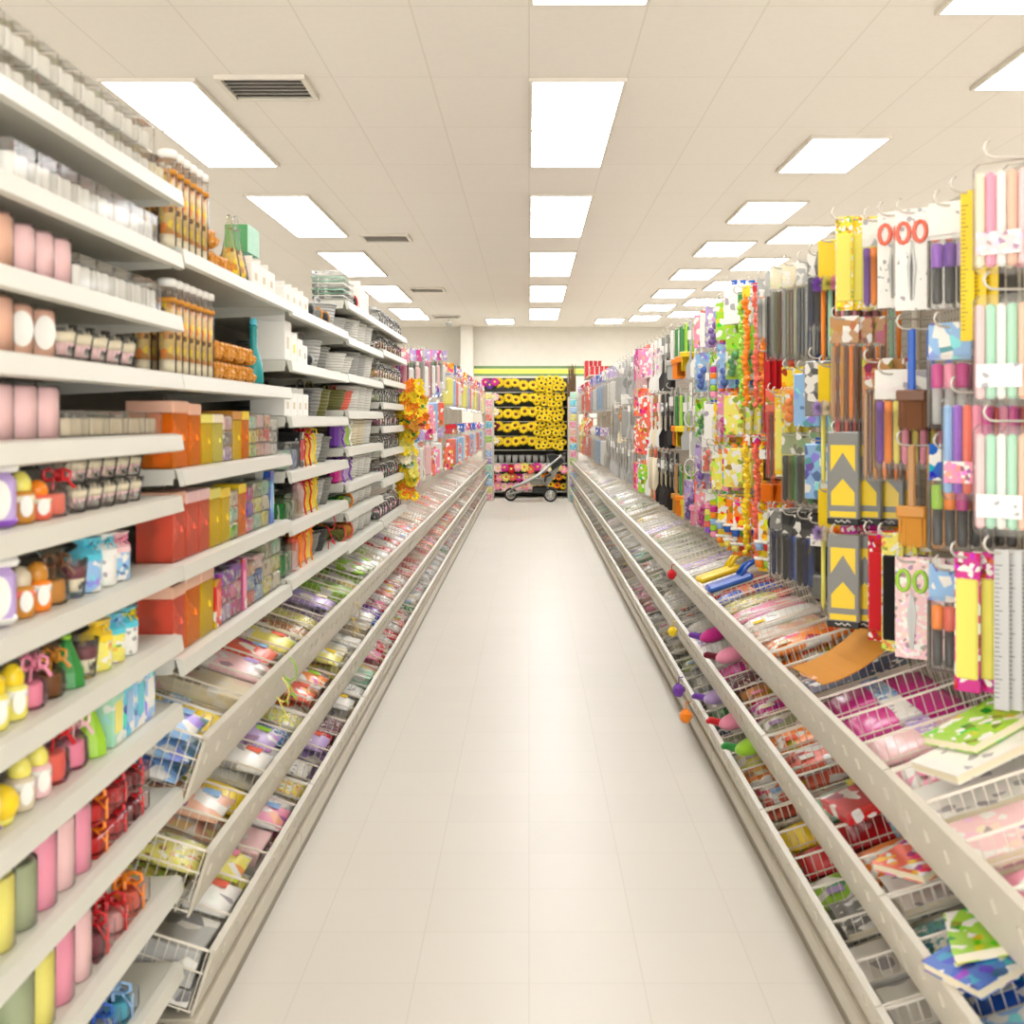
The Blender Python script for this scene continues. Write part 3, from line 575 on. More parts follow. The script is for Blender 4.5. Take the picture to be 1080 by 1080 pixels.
# bay 2
row(2, 0, [(CARTON, ['white', 'beige'], .1, .08, 'white carton', 0, .14)]*4+[SP(.05), (COIL, ['charcoal', 'grey'], .16, .06, 'dark twig wreath', 0, .15), (COIL, ['grey', 'amber'], .16, .06, 'grey twig wreath', 0, .15), (COIL, ['charcoal', 'tan'], .16, .06, 'charcoal twig wreath lying flat', 0, .15), (BASKET, ['silver'], .17, .14, 'small silver grey basket', 0, .17)])
row(2, 1, [(CARTON, ['white', 'beige'], .1, .17, 'tall white carton', 0, .12), (CARTON, ['white', 'lemon'], .1, .13, 'plain white carton', 0, .12), (CARTON, ['white', 'beige'], .09, .11, 'lower white carton', 0, .12), (CARTON, ['white', 'silver'], .09, .09, 'small white carton', 0, .12), SP(.05), (COIL, ['charcoal', 'silver'], .16, .05, 'dark wire wreath', 0, .15), (BASKET, ['silver'], .17, .15, 'silver wicker basket', 0, .17, 1, 1), (BASKET, ['grey'], .17, .13, 'grey wicker basket', 0, .17, 1, 1)])
row(2, 2, [(CARTON, ['white', 'beige'], .1, .1, 'white box', 0, .12)]*4+[(TUB, ['charcoal'], .19, .10, 'dark woven tub', 0, .18), (BASKET, ['grey'], .19, .15, 'grey handled basket', 0, .18, 1, 1), (BASKET, ['olive'], .19, .15, 'olive handled basket', 0, .18, 1, 1)])
row(2, 3, [(FLATBOX, ['white', 'mint'], .12, .1, 'clear cube box of pale green gravel', 0, .1), (FLATBOX, ['white', 'sky'], .12, .1, 'clear cube box of pale blue gravel', 0, .1), (SLABBOX, ['black', 'red'], .09, .13, 'black printed box'), (PACK3, ['red', 'red'], .08, .13, 'red packet with a red bow', 0, .06), (PACK3, ['yellow', 'red'], .1, .145, 'yellow packet with red bow', 0, .07), (PACK3, ['lemon', 'yellow'], .1, .145, 'plain yellow upright packet', 0, .07), (BASKET, ['silver'], .18, .16, 'silver wicker basket', 0, .18, 1, 1), (BASKET, ['grey'], .18, .14, 'grey handled wicker basket', 0, .18, 1, 1)])
row(2, 4, [(FLATBOX, ['green', 'green'], .11, .1, 'clear box of green gravel', 0, .1), (FLATBOX, ['white', 'sage'], .11, .1, 'clear box of sage gravel', 0, .1), (FLATBOX, ['white', 'tan'], .1, .1, 'clear box of tan gravel', 0, .1), (PACK3, ['blush', 'red'], .1, .15, 'pink packet with trailing red ribbon', 0, .07), (PACK3, ['yellow', 'red'], .11, .15, 'yellow packet with trailing red ribbon', 0, .07), (PACK3, ['yellow', 'yellow'], .11, .15, 'tall yellow packet', 0, .07), (BASKET, ['silver'], .18, .15, 'pale wicker basket', 0, .18, 1, 1), (BASKET, ['grey'], .18, .15, 'grey basket with a dark hoop handle', 0, .18, 1, 1)])
row(2, 5, [(FLATBOX, ['mint', 'green'], .12, .11, 'clear box of deep green gravel', 0, .1), (FLATBOX, ['white', 'blush'], .11, .1, 'clear box of blush gravel', 0, .1), (PACK3, ['coral', 'orange'], .1, .14, 'coral packet with orange bow', 0, .07), (PACK3, ['orange', 'coral'], .1, .14, 'orange packet with coral bow', 0, .07), (PACK3, ['yellow', 'orange'], .12, .15, 'yellow packet with orange bow', 0, .07), (BASKET, ['grey'], .18, .12, 'grey basket', 0, .18, 1, 1), (BASKET, ['charcoal'], .18, .12, 'dark basket', 0, .18, 1, 1)])
for k in range(5): place(TRAY, T(-.905, Y1+BAY*2+.11, SHELVES[3][0]+.002+.0275*k) , ['mint' if k % 2 else 'white'], f'pale green glass dish, {od(k)} up the stack on the fourth white bay', 'stacked glass dishes')
for k in range(4): place(TRAY, T(-.905, Y1+BAY*2+.275, SHELVES[3][0]+.002+.0275*k) , ['white'], f'clear glass dish, {od(k)} up the lower stack on the fourth white bay', 'stacked glass dishes')
# bay 3
row(3, 0, [SP(.37), (COIL, ['charcoal', 'red'], .16, .07, 'dark twig wreath', 0, .15), (CARTON, ['white', 'white'], .14, .15, 'large white carton', 0, .16), (CARTON, ['white', 'white'], .14, .14, 'second large white carton', 0, .16)])
BS = [('silver', 'white'), ('white', 'silver'), ('grey', 'white'), ('white', 'cream'), ('silver', 'white'), ('white', 'white'), ('olive', 'white')]
for s_ in range(1, 8):
    c1, c2 = BS[s_-1]; hh = min(.13, SHELVES[3][s_-1]-SHELVES[3][s_]-.045)
    its = [(BASKET, [c1], .2, hh, f'{c1} wicker basket', 0, .2, 1, 1), (BASKET, [c1], .2, hh*.9, f'low {c1} wicker basket', 0, .2)]
    if s_ == 3: its = [(BASKET, ['olive'], .2, hh, 'olive green basket', 0, .2), (BASKET, ['coral'], .2, hh, 'striped coral basket', 0, .2)]
    if s_ == 4: its = [(PACK3, ['purple', 'violet'], .17, hh, 'purple satin packet', 0, .1), (PACK3, ['lime', 'white'], .2, hh, 'lime packet with white ribbon', 0, .1)]
    if s_ == 5: its = [(PACK3, ['magenta', 'violet'], .17, hh, 'magenta packet with violet bow', 0, .1), (PACK3, ['lilac', 'purple'], .2, hh, 'lilac packet with purple bow', 0, .1)]
    if s_ == 6: its = [(COIL, ['green', 'lime'], .2, hh*.8, 'green leafy wreath', 0, .18), (COIL, ['sage', 'orange'], .2, hh*.8, 'sage wreath with an orange tie', 0, .18)]
    if s_ == 7: its = [(COIL, ['olive', 'coral'], .2, hh*.8, 'olive wreath with a coral tie', 0, .18), (COIL, ['amber', 'coral'], .2, hh*.8, 'amber wreath with a coral tie', 0, .18)]
    row(3, s_, its+[(TUB, [c2], .23, hh, f'{c2} woven tub', 0, .23, 1), (TUB, [c2], .23, hh, f'second {c2} woven tub', 0, .23, 1), (TUB, ['white'], .23, hh, 'round white woven tub at the bay end', 0, .23)])
# bay 4
for s_ in range(8):
    hh = .11
    cs = [('silver', 'grey'), ('brown', 'tan'), ('tan', 'beige'), ('sage', 'grey'), ('burgundy', 'blush'), ('silver', 'charcoal'), ('magenta', 'green'), ('charcoal', 'pink')][s_]
    row(4, s_, [(GJAR, ['white', 'silver', cs[k % 2]], .105, hh*(1 if k % 3 else .9), f'clear glass jar with {cs[k % 2]} filling and metal lid', 0, .1) for k in range(10)], gap=.012)

# ------------------------------------------------------------------ hanging goods (hang point at the origin, width along y, front towards -x)
hook_g = G().tube([(.28, 0, .0), (0, 0, 0), (-.012, 0, .002), (-.021, 0, .009), (-.025, 0, .019), (-.021, 0, .029), (-.014, 0, .035)], .003, 6)
hook_g.box(.276, .284, -.012, .012, -.02, .02)
HOOK = Kind('peg_hook', 'hook', [('wire', hook_g.mesh('wire', 'hook_metal'), 'white')])
def hdr(w, h, m='print'): return G().box(-.0015, .0015, -w/2, w/2, -h, .02).mesh('header_card', m)
def penm(r, L, z): return G().lathe([(r*.5, z-L), (r, z-L+.012), (r, z-.03), (r*1.12, z-.03), (r*1.12, z-.004), (r*.7, z)], 8)
def slv(w, L, t, z0=-.03): return G().rbox(-t/2, t/2, -w/2, w/2, -L, z0, .006).mesh('sleeve', 'film')
def many(name, mk, n, w, mat, slot=1): return [(name, shifted(mk(), 0, (k-(n-1)/2)*w).mesh(name, mat), slot+k) for k in range(n)]
PENS = Kind('pen_pack', 'pen pack', [('header_card', hdr(.10, .06), 0), ('sleeve', slv(.1, .25, .024), 'white')]+many('pen', lambda: penm(.010, .17, -.065), 4, .0235, 'gloss'))
def brushg(L=.26):
    return G().lathe([(.003, -.06-L), (.0055, -.10-L+.09), (.0065, -.13), (.0045, -.10)], 7)
PENCILS = Kind('pencil_pack', 'pencil pack', [('header_card', hdr(.1, .07), 0), ('sleeve', slv(.1, .34, .018), 'white')]+many('pencil', lambda: G().lathe([(.001, -.335), (.0065, -.315), (.0065, -.085), (.005, -.08)], 6, smooth=False), 6, .0155, 'gloss'))
MARK = Kind('marker_pack', 'marker pack', [('header_card', hdr(.105, .07), 0), ('blister', slv(.105, .24, .034, -.06), 'white')]+
    [('marker', shifted(G().lathe([(.009, -.228), (.012, -.22), (.012, -.14)], 10), 0, (k-1)*.031).mesh('marker', 'gloss'), 4, [('marker_cap', shifted(G().lathe([(.012, -.14), (.0145, -.135), (.0145, -.085), (.009, -.08)], 10), 0, (k-1)*.031).mesh('marker_cap', 'gloss'), 1+k)]) for k in range(3)])
HILITE = Kind('highlighter_set', 'highlighter set', [('wallet', G().rbox(-.016, .016, -.06, .06, -.24, .0, .012).mesh('wallet', 'film'), 'white')]+many('highlighter', lambda: G().rbox(-.011, .011, -.010, .010, -.225, -.02, .006), 5, .0225, 'gloss')+[('brand_card', G().box(-.018, -.0165, -.048, .048, -.20, -.15).mesh('brand_card', 'fineprint'), 0)])
toyq = random.Random(9)
def blob(seed):
    q = random.Random(seed); g = G()
    for k in range(4): g.ball((-.012, q.uniform(-.022, .022), -.085-.028*k), q.uniform(.014, .022), 9, 6)
    return g
BLIST = Kind('blister_card', 'carded toy', [('card', G().rbox(-.001, .001, -.05, .05, -.2, .02, .001).mesh('card', 'print'), 0), ('blister', G().rbox(-.036, .002, -.042, .042, -.19, -.055, .012).mesh('blister', 'film'), 'white'), ('toy', blob(1).mesh('toy', 'gloss'), 1)])
def sciss():
    g = G()
    for s_ in (-1, 1): g.slab([(s_*.002, -.03), (s_*.012, -.10), (s_*.004, -.185), (-s_*.001, -.185), (-s_*.004, -.10)], .003, 0)
    return g
def grips():
    g = G()
    for s_ in (-1, 1): g.tube([(0, s_*.022+.016*math.cos(t), -.025+.026*math.sin(t)) for t in [2*PI*k/12 for k in range(12)]], .0055, 6, closed=True)
    return lift(g, .02)
SCIS = Kind('scissors_card', 'scissors', [('card', G().rbox(.004, .006, -.045, .045, -.24, .02, .001).mesh('card', 'fineprint'), 0), ('blades', lift(sciss(), -.03).mesh('blades', 'tin'), 'silver'), ('grips', lift(grips(), -.035).mesh('grips', 'gloss'), 1)])
def scoop(hw, hl, L):
    p = [(-.004, 0), (-.006, -L+hl+.02), (-hw, -L+hl-.02), (-hw*.95, -L+.008), (-hw*.6, -L), (hw*.6, -L), (hw*.95, -L+.008), (hw, -L+hl-.02), (.006, -L+hl+.02), (.004, 0)]
    return G().slab(p, .006, 0)
SPAT = Kind('spatula', 'kitchen utensil', [('handle', G().rbox(-.007, .007, -.011, .011, -.12, .012, .005).mesh('handle', 'gloss'), 0), ('head', lift(scoop(.034, .09, .2), -.1).mesh('head', 'gloss'), 1), ('tag', G().box(-.009, -.008, -.014, .014, -.09, -.04).mesh('tag', 'print'), 2)])
def whisk():
    g = G()
    for k in range(4):
        a = PI*k/4
        g.tube([(.026*math.sin(t)*math.cos(a), .026*math.sin(t)*math.sin(a), -.13-.15*(1-math.cos(t))/2) for t in [PI*j/8 for j in range(9)]]+[(-.026*math.sin(t)*math.cos(a), -.026*math.sin(t)*math.sin(a), -.13-.15*(1-math.cos(t))/2) for t in [PI*j/8 for j in range(7, -1, -1)]], .0017, 4)
    return g
WHISK = Kind('whisk', 'kitchen utensil', [('handle', G().lathe([(.006, -.14), (.009, -.12), (.008, -.03), (.004, .01)], 10).mesh('handle', 'tin'), 0), ('wires', whisk().mesh('wires', 'tin'), 0)])
SIEVE = Kind('strainer', 'kitchen utensil', [('handle', G().rbox(-.005, .005, -.01, .01, -.13, .012, .004).mesh('handle', 'gloss'), 0), ('rim', G().tube([(0, .045*math.cos(t), -.178+.045*math.sin(t)) for t in [2*PI*k/18 for k in range(18)]], .004, 6, closed=True).mesh('rim', 'gloss'), 0), ('mesh_bowl', G().ball((.004, 0, -.178), .042, 12, 8, flat=(.5, 1, 1)).mesh('mesh_bowl', 'film'), 1)])
PIN = Kind('rolling_pin', 'kitchen utensil', [('roller', G().lathe([(.012, -.25), (.022, -.24), (.022, -.06), (.012, -.05)], 14).mesh('roller', 'wax'), 0), ('grip', G().lathe([(.004, -.31), (.011, -.3), (.008, -.25)], 10).mesh('grip', 'gloss'), 1), ('grip', G().lathe([(.008, -.05), (.011, -.005), (.004, .01)], 10).mesh('grip', 'gloss'), 1)])
def bristles(seed):
    q = random.Random(seed); g = G()
    for i in range(60):
        y = q.uniform(-.032, .032); g.box(-.0015, .0015, y-.0015, y+.0015, -.24-q.uniform(0, .012), -.15, M=RX(q.uniform(-.03, .03)))
    return g
BRUSH = Kind('kitchen_brush', 'brush', [('handle', G().rbox(-.006, .006, -.010, .010, -.15, .012, .004).mesh('handle', 'gloss'), 0), ('ferrule', G().rbox(-.012, .012, -.038, .038, -.175, -.145, .004).mesh('ferrule', 'gloss'), 1), ('bristle_tuft', bristles(1).mesh('bristle_tuft', 'matte'), 1)])
def fuzz(r, seed):
    q = random.Random(seed); g = G()
    for i in range(150):
        d = Vector((q.gauss(0, 1), q.gauss(0, 1), q.gauss(0, 1))).normalized(); o = d.orthogonal().normalized()*.004
        e = d*r*q.uniform(.8, 1.1); g.faces([o, -o, e], [(0, 1, 2)]); o2 = d.cross(o); g.faces([o2, -o2, e], [(0, 1, 2)])
    return g
FZ = fuzz(.033, 3)
def at(g, x, y, z): n = G(); n.v = [(a+x, b+y, c+z) for a, b, c in g.v]; n.f = list(g.f); n.sm = list(g.sm); return n
POM = Kind('pompom_pen_pack', 'novelty pens', [('yellow_card', G().box(.004, .007, -.055, .055, -.13, .02).mesh('yellow_card', 'gloss'), 0)]+[('pompom', at(FZ, -.016, (k-1)*.036, -.135).mesh('pompom', 'cloth'), 1+k) for k in range(3)]+[('pen_shaft', shifted(G().lathe([(.003, -.4), (.008, -.38), (.008, -.15)], 8), -.004, (k-1)*.028).mesh('pen_shaft', 'gloss'), 4+k) for k in range(3)])
tri = lambda z0, z1, w: [(-w/2, z0), (w/2, z0), (0, z1)]
SAND = Kind('black_yellow_tool_pack', 'tool pack', [('case', G().rbox(-.016, .016, -.055, .055, -.3, .015, .004).mesh('case', 'gloss'), 'grey'),
    ('yellow_panel', at(G().slab([(-.042, -.03), (.042, -.03), (.042, -.12), (0, -.055), (-.042, -.12)], .002, 0), -.0165, 0, 0).mesh('yellow_panel', 'gloss'), 0),
    ('yellow_arrow', at(G().slab([(-.04, -.235), (.04, -.235), (.04, -.19), (0, -.145), (-.04, -.19)], .002, 0), -.0165, 0, 0).mesh('yellow_arrow', 'gloss'), 0),
    ('yellow_band', at(G().slab([(-.045, -.275), (.045, -.275), (.045, -.255), (-.045, -.255)], .002, 0), -.0165, 0, 0).mesh('yellow_band', 'gloss'), 0),
    ('black_foot', G().rbox(-.0168, .0168, -.0555, .0555, -.302, -.276, .004).mesh('black_foot', 'gloss'), 'black'),
    ('script_mark', G().tube([(-.0178, -.026, -.292), (-.0178, -.016, -.284), (-.0178, -.008, -.293), (-.0178, .004, -.285), (-.0178, .014, -.292), (-.0178, .026, -.286)], .002, 4).mesh('script_mark', 'matte'), 'white')])
tick = G()
for i in range(30): tick.box(-.003, -.0022, .004 if i % 5 else -.002, .014, -.02-.0098*i, -.0185-.0098*i)
RULER = Kind('ruler', 'ruler', [('rule', G().rbox(-.0022, .0022, -.016, .016, -.33, .015, .001).mesh('rule', 'gloss'), 0), ('tick_marks', tick.mesh('tick_marks', 'matte'), 'charcoal')])
POTS = Kind('paint_pot_strip', 'paint pots', [('backing_card', G().box(.0, .003, -.045, .045, -.24, .02).mesh('backing_card', 'print'), 0)]+[('pot', at(G().lathe([(.016, 0), (.021, .03)], 12), -.022, (k % 2-.5)*.044, -.15-.07*(k//2)).mesh('pot', 'gloss'), 1+k, [('pot_lid', at(G().lathe([(.023, .03), (.023, .041)], 12), -.022, (k % 2-.5)*.044, -.15-.07*(k//2)).mesh('pot_lid', 'gloss'), 'white')]) for k in range(4)])
BEADS = Kind('eraser_strip', 'eraser strip', [('header_card', hdr(.045, .05), 0)]+[('eraser', G().rbox(-.013, .013, -.018, .018, -.088-.033*k, -.058-.033*k, .004).mesh('eraser', 'gloss'), 1+k) for k in range(5)])
def festoon(seed):
    q = random.Random(seed); g = G()
    for k in range(22): g.ball((q.uniform(-.006, .006), q.uniform(-.008, .008), -.03-.023*k), q.uniform(.013, .019), 7, 5, .3, q)
    return g
FEST = Kind('bead_festoon', 'garland', [('beads', festoon(2).mesh('beads', 'gloss'), 0), ('top_card', hdr(.04, .03), 1)])
CARDP = Kind('letter_pack', 'craft pack', [('pack', G().rbox(-.012, .012, -.055, .055, -.19, -.0, .004).mesh('pack', 'print'), 0), ('hanger_tab', G().box(-.001, .001, -.018, .018, -.004, .022).mesh('hanger_tab', 'gloss'), 1)])
TOOLB = Kind('tool_blister', 'tool card', [('oval_blister', at(G().slab(ell(0, -.14, .046, .12, 20), .022, 0), 0, 0, 0).mesh('oval_blister', 'film'), 0), ('blade', G().box(-.004, .004, -.016, .016, -.16, -.06).mesh('blade', 'tin'), 'charcoal'), ('grip', G().rbox(-.009, .009, -.03, .03, -.25, -.17, .008).mesh('grip', 'gloss'), 0), ('info_card', G().box(-.013, -.0115, -.03, .03, -.07, -.03).mesh('info_card', 'fineprint'), 'white')])
BAGP = Kind('poly_bag', 'bagged goods', [('bag', G().rbox(-.02, .02, -.08, .08, -.34, -.02, .015).mesh('bag', 'film'), 0), ('contents', G().rbox(-.014, .014, -.06, .06, -.32, -.1, .012).mesh('contents', 'gloss'), 1), ('header_card', hdr(.15, .06), 2)])
LACE = Kind('trim_card', 'craft trim', [('card', G().rbox(-.003, .003, -.03, .03, -.3, .02, .001).mesh('card', 'fineprint'), 0), ('wound_trim', G().rbox(-.009, .009, -.026, .026, -.27, -.04, .004).mesh('wound_trim', 'cloth'), 1)])
HL = {'pen_pack': .27, 'pencil_pack': .36, 'marker_pack': .26, 'highlighter_set': .26, 'blister_card': .22, 'scissors_card': .26, 'spatula': .31, 'whisk': .29, 'strainer': .24, 'rolling_pin': .32, 'kitchen_brush': .26,
      'pompom_pen_pack': .41, 'black_yellow_tool_pack': .32, 'ruler': .34, 'paint_pot_strip': .24, 'eraser_strip': .23, 'bead_festoon': .55, 'letter_pack': .2, 'tool_blister': .27, 'poly_bag': .35, 'trim_card': .31}
# looks: (kind, colours by slot, short description)
LK = dict(
 pink_pens=(PENS, ['pink', 'pink', 'magenta', 'violet', 'coral'], 'pink and violet pen pack'),
 dark_pens=(PENS, ['grey', 'charcoal', 'black', 'charcoal', 'navy'], 'charcoal pen pack'),
 navy_pens=(PENS, ['charcoal', 'navy', 'blue', 'navy', 'black'], 'navy pen pack'),
 green_pens=(PENS, ['sage', 'charcoal', 'green', 'olive', 'charcoal'], 'dark green pen pack'),
 bright_pens=(PENS, ['white', 'pink', 'lemon', 'orange', 'purple'], 'multicoloured pen pack'),
 silver_pens=(PENS, ['silver', 'silver', 'grey', 'white', 'silver'], 'silver pen pack'),
 maroon_pencils=(PENCILS, ['pink', 'burgundy', 'pink', 'burgundy', 'grey', 'pink', 'burgundy'], 'pink and maroon pencil pack'),
 brown_pencils=(PENCILS, ['tan', 'brown', 'orange', 'brown', 'amber', 'brown', 'tan'], 'brown pencil pack'),
 red_pencils=(PENCILS, ['coral', 'brown', 'red', 'burgundy', 'coral', 'brown', 'red'], 'reddish brown pencil pack'),
 olive_pencils=(PENCILS, ['cream', 'olive', 'tan', 'sage', 'brown', 'olive', 'grey'], 'olive and tan pencil pack'),
 grey_pencils=(PENCILS, ['silver', 'charcoal', 'grey', 'navy', 'grey', 'charcoal', 'black'], 'grey pencil pack'),
 purple_markers=(MARK, ['white', 'lilac', 'purple', 'violet', 'charcoal'], 'white and lilac marker pack'),
 orange_markers=(MARK, ['sky', 'orange', 'coral', 'orange', 'charcoal'], 'orange capped marker pack'),
 pink_markers=(MARK, ['sky', 'magenta', 'pink', 'magenta', 'silver'], 'bright pink capped marker pack'),
 mixed_markers=(MARK, ['blue', 'magenta', 'orange', 'lime', 'charcoal'], 'pink, orange and lime marker pack'),
 pastel=(HILITE, ['white', 'peach', 'mint', 'white', 'mint', 'blush'], 'pastel highlighter set'),
 candy=(HILITE, ['pink', 'magenta', 'pink', 'coral', 'violet', 'sky'], 'fat pink and purple marker set'),
 peachy=(HILITE, ['blush', 'blush', 'peach', 'white', 'pink', 'cream'], 'peach and white highlighter set'),
 pom=(POM, ['yellow', 'pink', 'lemon', 'violet', 'orange', 'mint', 'orange'], 'yellow card of pompom pens'),
 pom2=(POM, ['yellow', 'orange', 'cream', 'lilac', 'coral', 'mint', 'lemon'], 'yellow card of orange and lilac pompom pens'),
 sand=(SAND, ['yellow'], 'black and yellow tool pack with arrow shape'),
 yruler=(RULER, ['yellow'], 'yellow ruler'), wruler=(RULER, ['silver'], 'pale grey ruler'), oruler=(RULER, ['orange'], 'orange ruler'), rruler=(RULER, ['red'], 'red ruler'),
 scis=(SCIS, ['white', 'coral'], 'scissors with coral grips'), scis2=(SCIS, ['silver', 'charcoal'], 'scissors with dark grips'), scis3=(SCIS, ['blush', 'lime'], 'scissors with lime grips'),
 tan_tools=(BRUSH, ['tan', 'amber'], 'tan handled brush'), blue_brush=(BRUSH, ['blue', 'brown'], 'blue handled brush'), ybrush=(BRUSH, ['green', 'orange'], 'green brush with orange bristles'), ybrush2=(BRUSH, ['lime', 'yellow'], 'lime brush with yellow bristles'), wbrush=(BRUSH, ['white', 'silver'], 'white brush'), redbrush=(BRUSH, ['coral', 'pink'], 'coral and pink brush'),
 oval_blue=(TOOLB, ['blue'], 'blue oval tool card'), oval_grey=(TOOLB, ['grey'], 'grey oval tool card'), oval_orange=(TOOLB, ['orange'], 'orange oval tool card'),
 trim_black=(LACE, ['lemon', 'black'], 'black trim on a card'), trim_yellow=(LACE, ['yellow', 'lemon'], 'yellow trim card'), trim_mag=(LACE, ['magenta', 'lemon'], 'magenta card of striped trim'), trim_red=(LACE, ['red', 'red'], 'red trim card'),
 letters=(CARDP, ['lemon', 'orange'], 'lemon printed letter pack'), bluecard=(CARDP, ['sky', 'blue'], 'pale blue printed pack'), greybox=(CARDP, ['grey', 'navy'], 'grey and navy printed pack'), whitecard=(CARDP, ['white', 'blue'], 'white printed craft pack'), pinkcard=(CARDP, ['pink', 'coral'], 'pink printed craft pack'), redcard=(CARDP, ['coral', 'white'], 'coral printed card pack'), magcard=(CARDP, ['magenta', 'pink'], 'magenta printed card pack'), limecard=(CARDP, ['lime', 'orange'], 'lime printed craft pack'),
 toy_y=(BLIST, ['yellow', 'orange'], 'yellow carded toy'), toy_g=(BLIST, ['lime', 'green'], 'lime carded toy'), toy_p=(BLIST, ['pink', 'magenta'], 'pink carded toy'), toy_b=(BLIST, ['sky', 'blue'], 'blue carded toy'), toy_w=(BLIST, ['white', 'coral'], 'white card with coral toy'), toy_l=(BLIST, ['lilac', 'purple'], 'lilac carded toy'),
 pots=(POTS, ['orange', 'green', 'blue', 'red', 'lemon'], 'strip of paint pots with white lids'), pots2=(POTS, ['yellow', 'red', 'sky', 'lime', 'orange'], 'bright paint pot strip'),
 beads=(BEADS, ['white', 'pink', 'lemon', 'lime', 'coral', 'violet'], 'strip of coloured erasers'), beads2=(BEADS, ['lime', 'magenta', 'orange', 'sky', 'lime', 'pink'], 'strip of bright stacked erasers'),
 fest_o=(FEST, ['orange', 'yellow'], 'long orange bead garland'), fest_g=(FEST, ['lime', 'green'], 'long lime bead garland'), fest_r=(FEST, ['coral', 'red'], 'long coral bead garland'), fest_y=(FEST, ['yellow', 'orange'], 'long yellow bead garland'),
 spat_k=(SPAT, ['charcoal', 'black', 'grey'], 'black spatula'), spat_g=(SPAT, ['grey', 'charcoal', 'white'], 'grey handled turner'), spat_w=(SPAT, ['white', 'white', 'blush'], 'white spatula'), spat_n=(SPAT, ['navy', 'navy', 'white'], 'navy turner'), spat_c=(SPAT, ['tan', 'cream', 'coral'], 'wooden turner'), spat_s=(SPAT, ['silver', 'silver', 'white'], 'silver turner'),
 whisk=(WHISK, ['silver'], 'steel whisk'), sieve=(SIEVE, ['white', 'white'], 'white strainer'), sieve2=(SIEVE, ['silver', 'silver'], 'steel strainer'), pin=(PIN, ['cream', 'coral'], 'cream rolling pin with coral grips'), pin2=(PIN, ['beige', 'tan'], 'wooden rolling pin'),
 bag_b=(BAGP, ['white', 'sky', 'blue'], 'bagged pale blue goods'), bag_g=(BAGP, ['white', 'silver', 'white'], 'bagged silver goods'), bag_r=(BAGP, ['white', 'coral', 'red'], 'bagged coral goods'), bag_p=(BAGP, ['white', 'blush', 'magenta'], 'bagged pink goods'), bag_w=(BAGP, ['white', 'white', 'lilac'], 'bagged white goods'), bag_y=(BAGP, ['white', 'lemon', 'orange'], 'bagged lemon goods'))
NEARW = ['nearest', 'second', 'third', 'fourth', 'fifth']
THK = dict(pen_pack=.027, pencil_pack=.02, marker_pack=.037, highlighter_set=.036, blister_card=.04, scissors_card=.02, spatula=.018, whisk=.056, strainer=.044, rolling_pin=.046, kitchen_brush=.026, pompom_pen_pack=.075, black_yellow_tool_pack=.036,
    ruler=.008, paint_pot_strip=.048, eraser_strip=.028, bead_festoon=.046, letter_pack=.026, tool_blister=.03, poly_bag=.043, trim_card=.02)
def hang(sg, x, y, z, look, depth, lab, tw, scale=1.0, hook=True, step=.026):
    K, cols, desc = LK[look]
    if hook: place(HOOK, T(sg*(x-.012), y, z+.004) @ (RZ(PI) if sg < 0 else Matrix()), ['white'], f'curved metal peg hook, {lab}')
    step = (THK[K.name]+.003)*scale/math.cos(min(1.0, tw))+.002
    step = max(step, .026); d = max(1, min(depth, 1+int(.21/step)))
    for k in range(d):
        t = tw+R.uniform(-.03, .03)
        p = ['front', 'middle', 'back'][k] if d == 3 else ['front', 'back'][k] if d == 2 else ''
        M = T(sg*(x+step*k), y, z-.003-R.uniform(0, .004)) @ RZ((0 if sg > 0 else PI)+(t if sg > 0 else -t)) @ scl(scale, scale, scale)
        place(K, M, cols, f'{p+" " if p else ""}{desc}, {lab}')
def column(y, looks, bay, ci, x=.93, z0=2.04, zmin=.90, tw=.75, depth=3, scale=1.0, sg=1, where='right bay', hook=True, step=.028):
    z = z0; ri = 0; i = 0
    seq = []; zz = z0
    while True:
        lk = looks[len(seq) % len(looks)]; L = HL[LK[lk][0].name]*scale
        if zz-L < zmin-.035: break
        seq.append(lk); zz -= L+.024
    pad = .024+max(-.006, (zz+.024-zmin)/max(1, len(seq)-1)) if len(seq) > 1 else .02
    for lk in seq:
        L = HL[LK[lk][0].name]*scale
        hang(sg, x, y, z, lk, depth, f'{od(ri)} row, {od(ci)} column, {od(bay)} {where}', tw, scale, hook, step)
        z -= L+pad; i += 1; ri += 1
